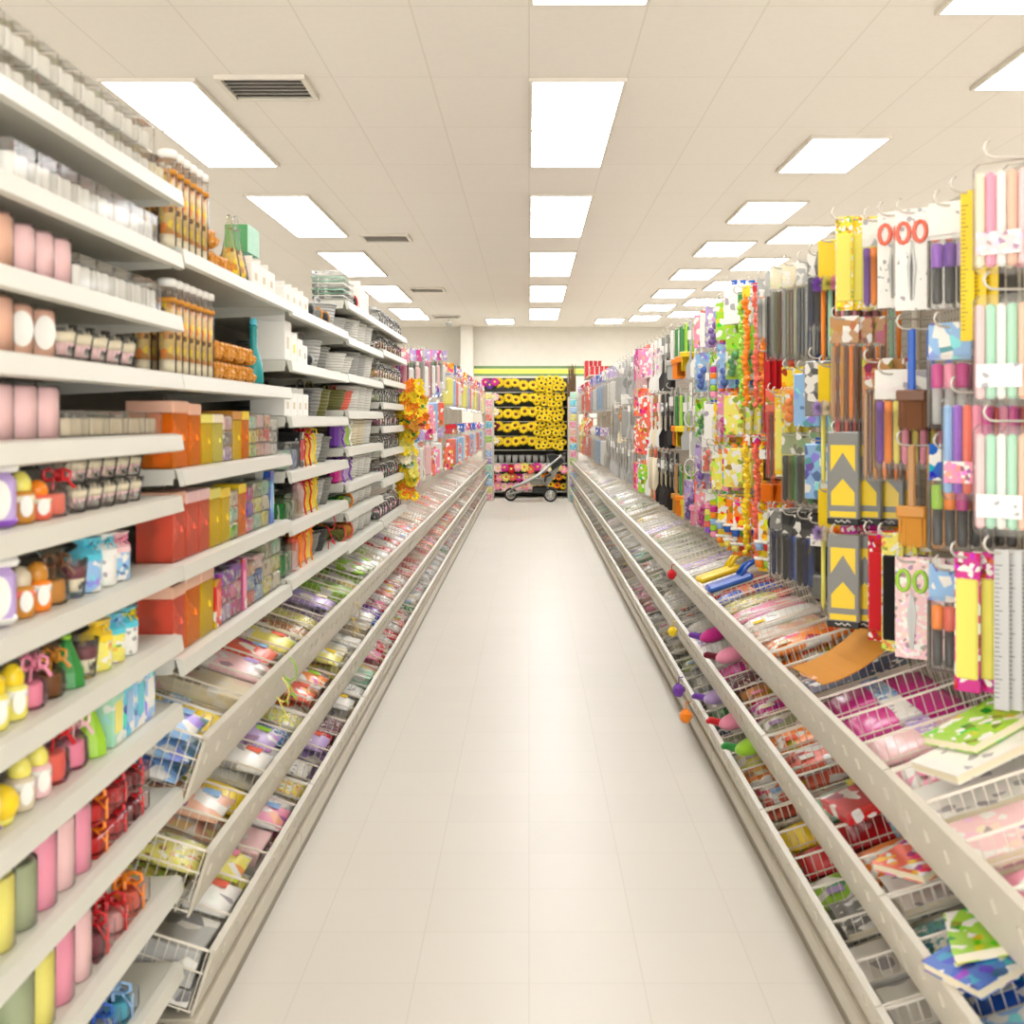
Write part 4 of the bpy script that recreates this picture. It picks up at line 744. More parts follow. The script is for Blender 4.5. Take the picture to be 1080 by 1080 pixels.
NEAR = [  # y, looks from the top, hook height, first bays on the right
 (2.34, ['peachy', 'pastel', 'pastel', 'wruler'], 2.03),
 (2.50, ['yruler', 'candy', 'trim_mag', 'wruler'], 1.99, .95), (2.65, ['purple_markers', 'pink_markers', 'mixed_markers', 'orange_markers'], 1.99), (2.80, ['scis', 'blue_brush', 'tan_tools', 'scis3'], 2.00),
 (2.95, ['scis', 'bright_pens', 'trim_black', 'maroon_pencils'], 2.02, .95), (3.09, ['bright_pens', 'brown_pencils', 'trim_red', 'oval_blue'], 2.03, .92), (3.24, ['trim_yellow', 'brown_pencils', 'sand', 'sand'], 2.06, .83),
 (3.41, ['maroon_pencils', 'red_pencils', 'trim_mag', 'trim_black'], 2.05, .9), (3.58, ['pom', 'pom2', 'pom2'], 2.05, .9), (3.74, ['dark_pens', 'greybox', 'bluecard', 'oval_grey', 'dark_pens'], 2.03), (3.90, ['grey_pencils', 'bluecard', 'green_pens', 'navy_pens'], 2.03),
 (4.06, ['olive_pencils', 'toy_y', 'green_pens', 'navy_pens'], 2.04), (4.22, ['olive_pencils', 'trim_yellow', 'dark_pens', 'dark_pens'], 2.05), (4.38, ['grey_pencils', 'red_pencils', 'scis2', 'dark_pens'], 2.05), (4.56, ['silver_pens', 'rruler', 'oval_orange', 'pots2'], 2.05),
 (4.74, ['fest_r', 'fest_r'], 2.05), (4.92, ['fest_o', 'fest_y'], 2.06), (5.08, ['fest_g', 'pots'], 2.05), (5.26, ['whitecard', 'toy_g', 'letters', 'letters', 'pots'], 2.12), (5.46, ['limecard', 'toy_b', 'toy_p', 'beads2', 'pots2'], 2.06),
 (5.64, ['beads', 'beads', 'toy_y', 'letters', 'beads'], 2.06), (5.82, ['toy_l', 'beads2', 'whitecard', 'beads', 'beads2'], 2.06), (6.0, ['whitecard', 'spat_s', 'toy_w', 'beads'], 2.06), (6.2, ['pinkcard', 'toy_b', 'toy_g', 'toy_l', 'toy_p'], 2.07)]
cc = {}
for y, lk, z0, *sc_ in NEAR:
    b = int((y-YR0)//BAY)+1; ci = cc.get(b, 0); cc[b] = ci+1
    column(y, lk, b, ci, z0=z0, x=(.965 if y < 2.75 else .90 if lk[-1] == 'sand' else .94)+R.uniform(-.01, .01), tw=1.0 if lk[-1] == 'sand' else R.uniform(.7, .98), scale=sc_[0] if sc_ else .95)
MID = [(6.4, ['spat_w', 'spat_s', 'redbrush', 'toy_g']), (6.6, ['spat_s', 'sieve', 'sieve', 'toy_l']), (6.8, ['ybrush2', 'spat_s', 'ybrush2', 'redbrush']), (7.02, ['ybrush', 'ybrush2', 'ybrush', 'spat_n']), (7.24, ['ybrush', 'ybrush', 'tan_tools', 'spat_n']), (7.46, ['wbrush', 'spat_g', 'spat_k', 'spat_n']),
 (7.7, ['spat_g', 'spat_k', 'spat_k', 'spat_k']), (7.94, ['spat_g', 'spat_k', 'spat_g', 'spat_k']), (8.18, ['spat_w', 'spat_w', 'spat_k', 'spat_n']), (8.42, ['spat_w', 'spat_c', 'pin', 'pin']), (8.68, ['spat_w', 'spat_w', 'pin2', 'pin']), (8.94, ['pinkcard', 'redcard', 'spat_w', 'spat_c', 'redcard']), (9.2, ['pinkcard', 'redcard', 'redcard', 'limecard', 'redcard']), (9.46, ['bag_p', 'redcard', 'pinkcard', 'spat_c']), (9.72, ['magcard', 'redcard', 'redcard', 'redcard', 'spat_k']),
 (10.0, ['whisk', 'spat_s', 'whisk', 'spat_k']), (10.3, ['spat_s', 'whisk', 'sieve2', 'spat_k']), (10.6, ['whisk', 'spat_s', 'spat_s', 'whisk']), (10.95, ['sieve2', 'bag_g', 'whisk', 'spat_s']), (11.3, ['spat_s', 'whisk', 'spat_s', 'bag_g']), (11.65, ['bag_g', 'spat_c', 'whisk', 'spat_s']), (12.0, ['whisk', 'bag_g', 'spat_s', 'spat_s'])]
for y, lk in MID:
    b = int((y-YR0)//BAY)+1; ci = cc.get(b, 0); cc[b] = ci+1
    column(y, lk, b, ci, z0=2.06, x=.93, tw=R.uniform(.4, .8), depth=2, scale=1.2 if y > 7 else 1.08, step=.045)
FARR = [['bag_w', 'spat_s', 'bag_g'], ['bag_g', 'whisk', 'bag_w'], ['bag_b', 'bag_w', 'bag_g'], ['bag_b', 'bag_b', 'bag_p'], ['bag_w', 'bag_g', 'bag_p'], ['bag_b', 'bag_g', 'bag_y'], ['redcard', 'bag_r', 'spat_k'], ['bag_r', 'redcard', 'toy_w'], ['redcard', 'toy_w', 'bag_r'], ['bag_r', 'letters', 'redcard'], ['bag_w', 'bag_y', 'bag_w'], ['bag_w', 'bag_w', 'bag_y']]
for k in range(20):
    y = 12.42+.43*k; b = int((y-YR0)//BAY)+1; ci = cc.get(b, 0); cc[b] = ci+1
    column(y, FARR[min(11, k*12//20)], b, ci, z0=2.05, x=.93, tw=.5, depth=1, scale=1.35)
# left, beyond the white shelves
cl = {}
FARL = [['pink_pens', 'scis', 'bag_p', 'spat_c'], ['maroon_pencils', 'pinkcard', 'spat_s', 'spat_n'], ['bag_w', 'pinkcard', 'redcard', 'bright_pens'], ['green_pens', 'bag_b', 'spat_s', 'redcard'], ['bag_p', 'spat_w', 'pinkcard', 'spat_s'], ['spat_c', 'bag_w', 'spat_g', 'spat_s'], ['silver_pens', 'redcard', 'sieve2', 'spat_w'], ['bag_w', 'spat_c', 'bag_y', 'spat_c']]
for k in range(16):
    y = 7.66+.235*k; b = int((y-Y1)//BAY)-4; ci = cl.get(b, 0); cl[b] = ci+1
    column(y, FARL[k % 8], b, ci, z0=1.96+.19*k/15, x=.87, zmin=1.0, tw=.8, depth=2 if k < 8 else 1, scale=1.15, sg=-1, where='far left bay', hook=k < 8, step=.04)
FARL2 = [['bag_y', 'redcard', 'bag_r'], ['bag_b', 'bag_r', 'redcard'], ['bag_r', 'bag_b', 'toy_w'], ['bag_w', 'redcard', 'bag_y'], ['redcard', 'bag_b', 'bag_w'], ['bag_y', 'bag_w', 'bag_r']]
for k in range(18):
    y = 12.3+.49*k; b = int((y-Y1)//BAY)-4; ci = cl.get(b, 0); cl[b] = ci+1
    if b > 10: continue
    column(y, FARL2[k % 6], b, ci, z0=2.08, x=.87, zmin=.95, tw=.6, depth=1, scale=1.35, sg=-1, where='far left bay', hook=False)

# ------------------------------------------------------------------ goods in the wire bins (local frame of the bin: x inward, y along the aisle, z up)
def pillow(lx, w, h):
    g = G(); n = 8; vs = []; fs = []
    for s_ in (1, -1):
        for i in range(n+1):
            for j in range(n+1):
                u, v = i/n, j/n; e = (min(1, 4.5*u*(1-u)+.02)*min(1, 4.5*v*(1-v)+.02))**.45
                vs.append((lx*u, w*(v-.5), h/2+s_*h/2*max(.06, e)))
    m = (n+1)**2
    for i in range(n):
        for j in range(n):
            a = i*(n+1)+j; fs += [(a, a+n+1, a+n+2, a+1), (m+a, m+a+1, m+a+n+2, m+a+n+1)]
    for i in range(n):
        fs += [(i, i+1, m+i+1, m+i), (n*(n+1)+i+1, n*(n+1)+i, m+n*(n+1)+i, m+n*(n+1)+i+1)]
        a, b = i*(n+1), (i+1)*(n+1); fs += [(b, a, m+a, m+b), (a+n, b+n, m+b+n, m+a+n)]
    return g.faces(vs, fs, True)
WB = SLOT-.016
NAP = Kind('napkin_pack', 'paper pack', [('printed_pack', pillow(.25, WB, .05).mesh('printed_pack', 'bigprint'), 0), ('price_sticker', G().box(.03, .07, -.06, -.02, .0475, .049).mesh('price_sticker', 'matte'), 1)])
TIS = Kind('tissue_pack', 'paper pack', [('plain_pack', pillow(.25, WB, .05).mesh('plain_pack', 'gloss'), 0), ('band', G().rbox(.10, .15, -WB/2-.001, WB/2+.001, -.0005, .0505, .003).mesh('band', 'fineprint'), 1)])
NOTE = Kind('notebook', 'notebook', [('cover', G().box(0, .26, -WB/2, WB/2, .0, .002).box(0, .26, -WB/2, WB/2, .022, .024).mesh('cover', 'print'), 0), ('pages', G().box(.003, .256, -WB/2+.002, WB/2-.003, .002, .022).mesh('pages', 'matte'), 'cream')])
CARDB = Kind('card_set', 'card set', [('box', G().rbox(0, .22, -WB/2, WB/2, 0, .04, .003).mesh('box', 'bigprint'), 0), ('clear_lid', G().rbox(-.001, .221, -WB/2-.001, WB/2+.001, .02, .043, .003).mesh('clear_lid', 'film'), 'white')])
CELLO = Kind('cellophane_packet', 'packet', [('goods', pillow(.2, WB*.9, .045).mesh('goods', 'fineprint'), 0), ('film', pillow(.24, WB, .055).mesh('film', 'film'), 'white'), ('header', G().box(.19, .25, -WB*.45, WB*.45, .026, .029).mesh('header', 'gloss'), 1)])
SACH = Kind('gravel_sachet', 'packet', [('sachet', pillow(.14, WB*.47, .05).mesh('sachet', 'gloss'), 0), ('label', G().box(.04, .09, -.02, .02, .0475, .049).mesh('label', 'matte'), 'white')])
STICK = Kind('stick_bundle', 'stick bundle', [('stick', at(G().tube([(0, 0, 0), (.25, 0, 0)], .005, 6), 0, -.06+.012*k, .008+.012*(k % 2)).mesh('stick', 'matte'), 0) for k in range(11)]+[('paper_band', G().rbox(.08, .13, -.068, .068, 0, .027, .002).mesh('paper_band', 'print'), 1)])
BINK = dict(n=NAP, t=TIS, b=NOTE, c=CARDB, f=CELLO, k=STICK)
BH = dict(n=.051, t=.052, b=.0255, c=.0445, f=.057, k=.03)
BD_ = dict(n='printed napkin pack', t='plain tissue pack', b='notebook', c='boxed card set', f='clear packet', k='stick bundle')
def fill(sg, y0, lev, bay, j, nsl, kind, col, col2, npk, side):
    Mb = bin_matrix(sg, y0, lev); w = BAY/nsl
    yl = (j+.5)*w if sg > 0 else BAY-(j+.5)*w
    z = .003; sc = (w-.016)/WB
    K = BINK[kind]
    for k in range(npk):
        if z+BH[kind] > PH+.004: break
        tip = ', top of pile' if (k == npk-1 and npk > 1) else ('' if npk == 1 else f', {od(k)} from bottom')
        M = Mb @ T(.012+R.uniform(0, .03), yl-.002, z) @ RZ(R.uniform(-.012, .012)) @ scl(1.15 if kind != 'b' else 1.1, sc*.935, 1 if npk > 1 else 1.6)
        z += BH[kind]+.001
        place(K, M, [col, col2], f'{col} {BD_[kind]}{tip}, {od(j)} slot, {lev} bin, {od(bay)} {side} bay')
LEFTC = {'upper': [('sky','n'),('yellow','t'),('cream','c'),('blush','n'),('coral','n'),('lemon','n'),  ('lilac','f'),('amber','f'),('lemon','f'),('lilac','n'),('cream','f'),('lime','c'),  ('cream','f'),('straw','k'),('lime','n'),('white','n'),('lime','f'),('white','t'),  ('beige','t'),('white','n'),('red','n'),('white','n'),('red','t'),('white','n')],
    'middle': [('lemon','f'),('peach','n'),('yellow','t'),('white','n'),('lilac','n'),('blue','f'),  ('lemon','f'),('coral','n'),('orange','n'),('purple','f'),('lemon','n'),('cream','c'),  ('white','c'),('straw','k'),('beige','c'),('white','n'),('blue','t'),('purple','t'),  ('red','n'),('white','f'),('coral','n'),('white','n'),('red','n'),('white','f')],
    'lower': [('silver','c'),('white','n'),('lemon','n'),('blush','c'),('pink','n'),('white','f'),  ('yellow','f'),('white','f'),('lilac','n'),('red','t'),('burgundy','f'),('white','n'),  ('straw','k'),('white','f'),('mint','c'),('lemon','t'),('pink','n'),('red','n'),  ('amber','f'),('white','n'),('red','t'),('white','f'),('coral','n'),('blush','n')]}
RIGHTC = {'upper': [('blush','n'),('pink','n'),('sky','n'),('pink','n'),('blush','b'),('white','b'),   ('pink','n'),('blush','t'),('magenta','t'),('magenta','t'),('navy','b'),None,   None,('orange','n'),('peach','c'),('white','n'),('pink','n'),('lemon','f'),  ('blue','t'),('red','n'),('white','b'),('beige','t'),('white','b'),('lilac','b')],
    'middle': [('white','c'),('sky','n'),('blue','n'),('sky','b'),('blue','n'),('teal','f'),   ('white','b'),('orange','n'),('red','t'),('mint','t'),None,('coral','n'),   ('orange','n'),('sage','n'),('magenta','n'),('amber','n'),('burgundy','f'),('magenta','t'),   ('silver','c'),('white','b'),('lilac','b'),('grey','c'),('white','n'),('silver','c')],
    'lower': [('white','c'),('silver','b'),('lime','n'),('red','t'),('sky','n'),('white','n'),   ('white','c'),('white','c'),('grey','b'),('lime','n'),('red','t'),('yellow','t'),   None,('coral','n'),('orange','n'),('lemon','n'),('sage','c'),('navy','n'),   ('green','t'),('white','n'),('grey','b'),('white','f'),('silver','c'),('lime','n')]}
LFAR = {'upper': ['white','beige','red','coral','white','blush'], 'middle': ['white','red','coral','white','amber','beige'], 'lower': ['white','red','blush','white','green','beige']}
RFAR = {'upper': ['white','silver','white','beige','lilac','sage'], 'middle': ['white','grey','silver','white','charcoal','mint'], 'lower': ['white','pink','silver','charcoal','white','beige']}
ALT = ['white', 'yellow', 'pink', 'sky', 'coral', 'lime', 'lilac', 'cream']
for lev in LEVELS:
    for b in range(15):
        y0 = Y1+BAY*b; n = NSL(y0)
        for j in range(n):
            if b < 4: c, k = LEFTC[lev][b*6+j] if n == 6 else LEFTC[lev][min(23, b*6+int(j*1.5))]
            else: c, k = R.choice(LFAR[lev]), R.choice('nncf')
            fill(-1, y0, lev, b, j, n, k, c, R.choice(ALT), (3 if b < 3 else 2) if k != 'b' else 5, 'left') if b < 4 else fill(-1, y0, lev, b, j, n, k, c, R.choice(ALT), 1, 'left')
    for b in range(-1, NR):
        y0 = YR0+BAY*b; n = NSL(y0)
        for j in range(n):
            if b < 3:
                if RIGHTC[lev][(b+1)*6+j] is None: continue
                c, k = RIGHTC[lev][(b+1)*6+j]
            else: c, k = R.choice(RFAR[lev]), R.choice('nnbc')
            if b >= 3 and R.random() < .12: continue
            np_ = {'b': 4, 'c': 2, 'n': 2, 't': 2, 'f': 2, 'k': 3}[k] if b < 3 else (3 if k == 'b' else 1)
            fill(1, y0, lev, b+1, j, n, k, c, R.choice(ALT), np_, 'right')

# ------------------------------------------------------------------ flower stand at the end of the aisle
YF = 21.95
def petal_ring(r, n, w, z, tilt, seed, r0=.2):
    q = random.Random(seed); g = G()
    for k in range(n):
        a = 2*PI*k/n+q.uniform(-.08, .08); M = RZ(a)
        h = lambda u: z+tilt*u*u+q.uniform(-.004, .004)
        g.faces([(r*r0, -w*.35, h(.2)), (r*.6, -w*.5, h(.6)), (r, 0, h(1)), (r*.6, w*.5, h(.6)), (r*r0, w*.35, h(.2)), (r*.6, 0, h(.6)+.006)], [(0, 1, 5), (1, 2, 5), (2, 3, 5), (3, 4, 5), (4, 0, 5)], M=M)
    return g
def leafs(seed, n=5, r=.13):
    q = random.Random(seed); g = G()
    for k in range(n):
        a = q.uniform(0, 2*PI); M = RZ(a) @ RY(q.uniform(.2, .7))
        g.faces([(0, 0, -.03), (r*.5, -.035, -.02), (r, 0, -.035), (r*.5, .035, -.02)], [(0, 1, 2), (0, 2, 3)], M=M)
    return g
def flower(name, cat, r, n, w, disc, c1, c2, seed):
    g = petal_ring(r, n, w, 0, r*.12, seed)
    for f in petal_ring(r*.82, n, w, .012, r*.2, seed+1).f: pass
    p2 = petal_ring(r*.82, n, w, .010, r*.25, seed+1); g.faces(p2.v, p2.f)
    return Kind(name, cat, [('petals', g.mesh('petals', 'matte'), 0), ('disc', G().lathe([(disc, .006), (disc*.9, .022), (disc*.4, .03), (0, .028)], 12).mesh('disc', 'cloth'), 1), ('stem', G().tube([(0, 0, -.005), (0, .01, -.06), (0, .04, -.11)], .006, 5).mesh('stem', 'matte'), 'green', [('leaves', leafs(seed+2, 9, r*1.2).mesh('leaves', 'matte'), (.03, .075, .02))])])
BIGS = flower('sunflower', 'sunflower', .105, 18, .04, .036, 0, 1, 5)
SMS = flower('small_sunflower', 'sunflower', .062, 14, .028, .019, 0, 1, 6)
MIXF = flower('silk_flower', 'artificial flower', .07, 9, .05, .018, 0, 1, 9)
face = lambda q, t=1.15: RX(t+q.uniform(-.2, .2)) @ RY(q.uniform(-.25, .25))   # the bloom's axis turned towards the aisle
q = random.Random(21)
st_ = link('display_stand', None); st_.location = (0, 0, 0)
link('back_board', G().rbox(-.92, .78, YF+.42, YF+.46, 0, 2.3, .006).mesh('back_board', 'vent_dark'), None, st_)
RZS = [2.16, 1.88, 1.60, 1.32, 1.05]
for z in RZS: link('shelf', G().rbox(-.9, .76, YF+.14, YF+.42, z-.16, z-.14, .004).mesh('shelf', 'shelf_enamel'), None, st_)
for z, y in ((.46, YF+.02), (.16, YF-.02)): link('shelf', G().rbox(-.9, .76, y, YF+.42, z-.06, z-.03, .004).mesh('shelf', 'shelf_enamel'), None, st_)
for x in (-.9, .74): link('side_panel', G().rbox(x, x+.02, YF+.0, YF+.42, 0, 2.3, .004).mesh('side_panel', 'shelf_enamel'), None, st_)
tag(st_, 'tall tiered stand of yellow artificial sunflowers at the far end of the aisle', 'display stand')
for r_, z in enumerate(RZS):
    for i in range(5):
        place(BIGS, T(-.57+.158*i+q.uniform(-.02, .02), YF+q.uniform(-.03, .02), z+q.uniform(-.02, .06)) @ face(q) @ scl(1.1, 1.1, 1.2), ['yellow', 'brown'], f'large yellow sunflower, {od(i)} along {od(r_)} row of the end stand', 'large sunflowers')
    for s_ in range(3):
        for i in range(5):
            place(SMS, T(.17+.108*i+.045*(s_ % 2)+q.uniform(-.03, .03), YF-.02+.02*s_+q.uniform(-.03, .03), z-.08+.088*s_+q.uniform(-.02, .02)) @ face(q) @ scl(1.3, 1.3, 1.2), ['yellow', 'charcoal'], f'small yellow sunflower, {od(i)} along {od(s_)} line, {od(r_)} row of the stand', 'small sunflowers')
    c = [('magenta', 'purple'), ('blush', 'pink'), ('cream', 'lemon'), ('burgundy', 'red'), ('cream', 'white')][r_]
    for i in range(3): place(MIXF, T(-.83+.09*i, YF-.03-.03*i, z+.04-.05*(i % 2)) @ face(q) @ scl(1.35, 1.35, 1.3), [c[i % 2], 'lemon'], f'{c[i % 2]} silk flower, {od(i)} beside {od(r_)} row of big sunflowers', 'silk flowers')
tr = G()
for i in range(12): tr.lathe([(.045, 0), (.062, .15), (.058, .15), (.04, .01)], 12, M=T(-.78+.13*i, 0, 0))
pots = Kind('flower_pot', 'flower pot', [('pot', G().lathe([(.045, 0), (.06, .15), (.056, .15), (.042, .01), (0, .01)], 14).mesh('pot', 'gloss'), 0), ('rim', G().lathe([(.062, .14), (.063, .155), (.057, .155)], 14).mesh('rim', 'gloss'), 0)])
for i in range(12): place(pots, T(-.80+.132*i, YF+.2, .655), ['silver'], f'grey white pot, {od(i)} along the row under the sunflowers', 'empty pots')
link('shelf', G().rbox(-.9, .76, YF+.1, YF+.42, .63, .65, .004).mesh('shelf', 'shelf_enamel'), None, st_)
LOWC = ['pink', 'cream', 'magenta', 'white', 'lemon', 'red', 'blush', 'coral']
for r_, z in enumerate((.56, .40, .22)):
    for i in range(13):
        x = -.84+.125*i+.03*(r_ % 2)
        if r_ > 0 and x > .1:
            place(SMS, T(x, YF-.12+.03*r_, z+q.uniform(-.03, .03)) @ face(q) @ scl(1.3, 1.3, 1.2), ['orange' if i % 2 else 'yellow', 'brown'], f'small golden sunflower, {od(i)} along {od(r_)} low row behind the stroller', 'low golden sunflowers')
        else:
            c = LOWC[(i*3+r_*2+i//3) % 8] if r_ < 2 else ('pink', 'blush')[i % 2]
            place(MIXF, T(x, YF-.13+.02*r_, z+q.uniform(-.03, .03)) @ face(q) @ scl(1.45, 1.45, 1.3), [c, 'lemon' if c != 'lemon' else 'coral'], f'{c} silk flower, {od(i)} along {od(r_)} low row of the end stand', 'low silk flowers')
# twigs standing at the stand's right
def twigs(seed):
    q = random.Random(seed); g = G()
    for k in range(14):
        x, y = q.uniform(-.03, .03), q.uniform(-.03, .03); h = q.uniform(1.7, 2.05)
        pts = [(x*.5, y*.5, 0)]+[(x*(.5+.8*t)+q.uniform(-.012, .012), y+q.uniform(-.012, .012), h*t) for t in (.25, .5, .75, 1)]
        g.tube(pts, [.013, .012, .012, .010, .006], 5)
    return g
for i in range(4):
    place(Kind('branch_bundle', 'branches', [('twig', twigs(i).mesh('twig', 'twig'), 0)]), T(.75+.085*(i % 2)+.02, YF-.19+.10*(i//2), .45+.02*i), ['brown'], f'bundle of tall brown branches beside the sunflower stand, {od(i)} towards the right', 'branch bundles')
place(Kind('branch_urn', 'urn', [('urn', G().lathe([(.11, 0), (.15, .25), (.13, .44), (.15, .448)], 18).mesh('urn', 'gloss'), 0), ('foot', G().lathe([(.12, 0), (.12, .02)], 18).mesh('foot', 'gloss'), 0)]), T(.84, YF-.14, 0), ['grey'], 'grey urn holding the tall brown branches at the end of the aisle')

# clip strips on the gondola ends
ENDC = ['pink', 'lemon', 'sky', 'aqua', 'mint', 'lilac', 'sky', 'blush', 'lime', 'pink', 'aqua', 'coral', 'peach']
for sg, x, ye, w_ in ((-1, -.74, 21.01, 'left'), (1, .80, 20.76, 'right')):
    CP = Kind('craft_packet', 'packet', [('packet', G().rbox(-.06, .06, -.02, .0, 0, .11, .004).mesh('packet', 'fineprint'), 0), ('header', G().box(-.055, .055, -.008, -.004, .11, .125).mesh('header', 'gloss'), 'white')])
    o = link('end_panel', G().rbox(min(x-.10*1, x+.1), max(x-.1, x+.1), ye, ye+.02, 0, 1.9, .004).box(min(x-.1, x+.1), max(x-.1, x+.1), ye-.03, ye, 0, .012).mesh('end_panel', 'rail_enamel')); tag(o, f'narrow beige end panel closing the {w_} row of racks', 'end panel')
    for k in range(15): place(CP, T(x, ye-.001, .02+.132*k), [ENDC[(k+3*(sg > 0)) % 13], 'white'], f'{ENDC[(k+3*(sg > 0)) % 13]} craft packet, {od(k)} up the strip on the {w_} rack end', f'packets on the {w_} end')
# red plaid boxes on top of the right rack
def ups(g): return g
PB = Kind('plaid_box', 'storage box', [('box', G().rbox(-.13, .13, -.16, .16, 0, .15, .006).mesh('box', 'plaid_red'), 0), ('lid', G().rbox(-.135, .135, -.165, .165, .15, .19, .006).mesh('lid', 'plaid_red'), 0)])
for i in range(3):
    o = link('top_board', None) if False else None
link_board = tag(link('top_board', G().rbox(.9, 1.26, 17.1, 19.0, 2.141, 2.16, .003).mesh('top_board', 'rail_enamel')), 'beige board on top of the right rack under the red boxes', 'shelf board')
for i, (x, y, z) in enumerate(((1.06, 17.5, 2.161), (1.03, 18.6, 2.161), (1.03, 18.6, 2.300))): place(PB, T(x, y, z) @ scl(1, 1.2, .72), ['red'], ['red and white checked box, nearer on top of the right rack', 'red and white checked box, lower of two farther on the right rack', 'red and white checked box, upper of two on the right rack'][i])
# artificial flower bunches clipped at the end of the white shelves
def bunch(seed, n=13):
    q = random.Random(seed); out = []
    for k in range(n):
        M = T(q.uniform(-.05, .05), q.uniform(-.05, .045), q.uniform(-.07, .07)) @ RX(1.2+q.uniform(-.5, .5)) @ RY(q.uniform(-.6, .6))
        p = petal_ring(.045, 8, .03, 0, .012, seed*7+k); out.append(('bloom', G().faces(p.v, p.f, M=M).mesh('bloom', 'matte'), 0 if k < 9 else 1))
    return out
BN = [Kind('flower_bunch', 'artificial flowers', bunch(i)+[('leaves', at(leafs(i+40, 7, .09), 0, 0, .01).mesh('leaves', 'matte'), 'green')]) for i in range(3)]
for i, (px, py, c1, c2) in enumerate(((437, 414, 'orange', 'yellow'), (433, 428, 'yellow', 'orange'), (441, 441, 'orange', 'coral'), (431, 452, 'yellow', 'amber'), (428, 470, 'yellow', 'lemon'), (428, 484, 'cream', 'white'), (431, 500, 'yellow', 'lemon'), (429, 516, 'yellow', 'orange'), (439, 424, 'yellow', 'lemon'), (426, 439, 'yellow', 'orange'))):
    Y = 7.40 if px < 436 else 7.5
    place(BN[i % 3], T((px-558)*Y/F, Y, zy(py, Y)) @ scl(.9, .9, .9), [c1, c2], f'{c1} and {c2} artificial flower bunch, {od(i)} on the strip ending the white shelves', 'flower strip')
# dangling ribbons on the left bins and a few stray goods
def curl(n=40, r=.022, L=.14, seed=1):
    q = random.Random(seed); return G().tube([(r*math.sin(.28*k)*(1-.4*k/n), .001*k, -L*k/n+r*.9*math.cos(.35*k)) for k in range(n+1)], .0024, 5)
RIB = Kind('loose_ribbon', 'ribbon', [('strand', curl().mesh('strand', 'gloss'), 0)])
for px, py, Y, c, lab in ((305, 700, 3.55, 'lime', 'curly lime ribbon hanging over the upper left bin rail'), (297, 722, 3.45, 'lemon', 'curly lemon ribbon dangling below the upper left bin rail'), (374, 640, 4.85, 'straw', 'thin straw coloured tie hanging from the upper left bin'), (348, 545, 4.72, 'red', 'red ribbon dangling from the packets on the third white bay')):
    place(RIB, T((px-558)*Y/F, Y, zy(py, Y)), [c], lab)
# loose goods lying on the right bins
def onbin(sg, lev, y, xl, z, rz=0): return bin_matrix(sg, y, lev) @ T(xl, (0 if sg > 0 else BAY-.004), z) @ RZ(rz)
FOLD = G()
n = 10
for i in range(n):
    a, b = i/n, (i+1)/n; f = lambda t: .12*(t-.15)**2+.012
    FOLD.faces([(.3*a, -.11, f(a)), (.3*b, -.11, f(b)), (.3*b, .11, f(b)+.01), (.3*a, .11, f(a)+.01), (.3*a, -.11, f(a)-.003), (.3*b, -.11, f(b)-.003), (.3*b, .11, f(b)+.007), (.3*a, .11, f(a)+.007)], [(0,1,2,3),(7,6,5,4),(0,4,5,1),(1,5,6,2),(2,6,7,3),(3,7,4,0)])
place(Kind('paper_folder', 'folder', [('sheet', FOLD.mesh('sheet', 'matte'), 0), ('tab', G().box(-.002, .012, -.05, .05, .014, .018).mesh('tab', 'matte'), 1)]), onbin(1, 'upper', 3.18, .02, PH+.006, .15), ['amber', 'peach'], 'curled tan paper folder lying open across the upper right bin')
for K_, cl_, lev, y, xl, rz, lab in ((NOTE, ['blue', 'sky'], 'middle', 2.03, .0, .35, 'blue printed notebook askew on the middle right bin, nearest the bottom corner'), (NOTE, ['lime', 'lime'], 'middle', 2.12, .04, -.25, 'lime green notebook lying over a blue one on the middle right bin'),
        (NOTE, ['white', 'lime'], 'upper', 2.30, .06, .3, 'white book lying askew on the upper right bin'), (NOTE, ['lime', 'white'], 'upper', 2.36, .12, .42, 'lime and white book askew on the upper right bin'), (CARDB, ['red', 'white'], 'middle', 2.86, .02, .2, 'red card box tilted on the middle right bin'), (NOTE, ['coral', 'white'], 'middle', 2.47, .05, .5, 'thin coral book leaning across the middle right bin')):
    place(K_, onbin(1, lev, y, xl, PH+.004+(.022 if 'lime' in lab else 0), rz) @ scl(.82, .8, .8), cl_, lab)
STAP = Kind('plastic_scoop', 'scoop', [('body', G().rbox(0, .2, -.045, .045, 0, .03, .01).mesh('body', 'gloss'), 0), ('grip', G().tube([(.15, .03, .03), (.19, .03, .06), (.25, .0, .07), (.19, -.03, .06), (.15, -.03, .03)], .009, 6).mesh('grip', 'gloss'), 0)])
place(STAP, onbin(1, 'upper', 5.12, .0, PH+.006, .1), ['yellow'], 'bright yellow plastic scoop lying on the upper right bin')
place(STAP, onbin(1, 'upper', 4.85, .0, PH+.006, .05), ['blue'], 'blue plastic scoop lying next to a yellow one, upper right bin')
SHOE = Kind('plush_toy', 'soft toy', [('body', G().ball((.07, 0, .03), .045, 12, 8, flat=(1.5, 1, .7)).mesh('body', 'cloth'), 0), ('limb', G().tube([(.02, .02, .03), (-.02, .04, .05), (-.03, .0, .06)], [.016, .014, .01], 7).mesh('limb', 'cloth'), 1), ('limb', G().tube([(.12, .0, .03), (.16, .03, .04), (.17, .0, .05)], [.016, .014, .01], 7).mesh('limb', 'cloth'), 1)])
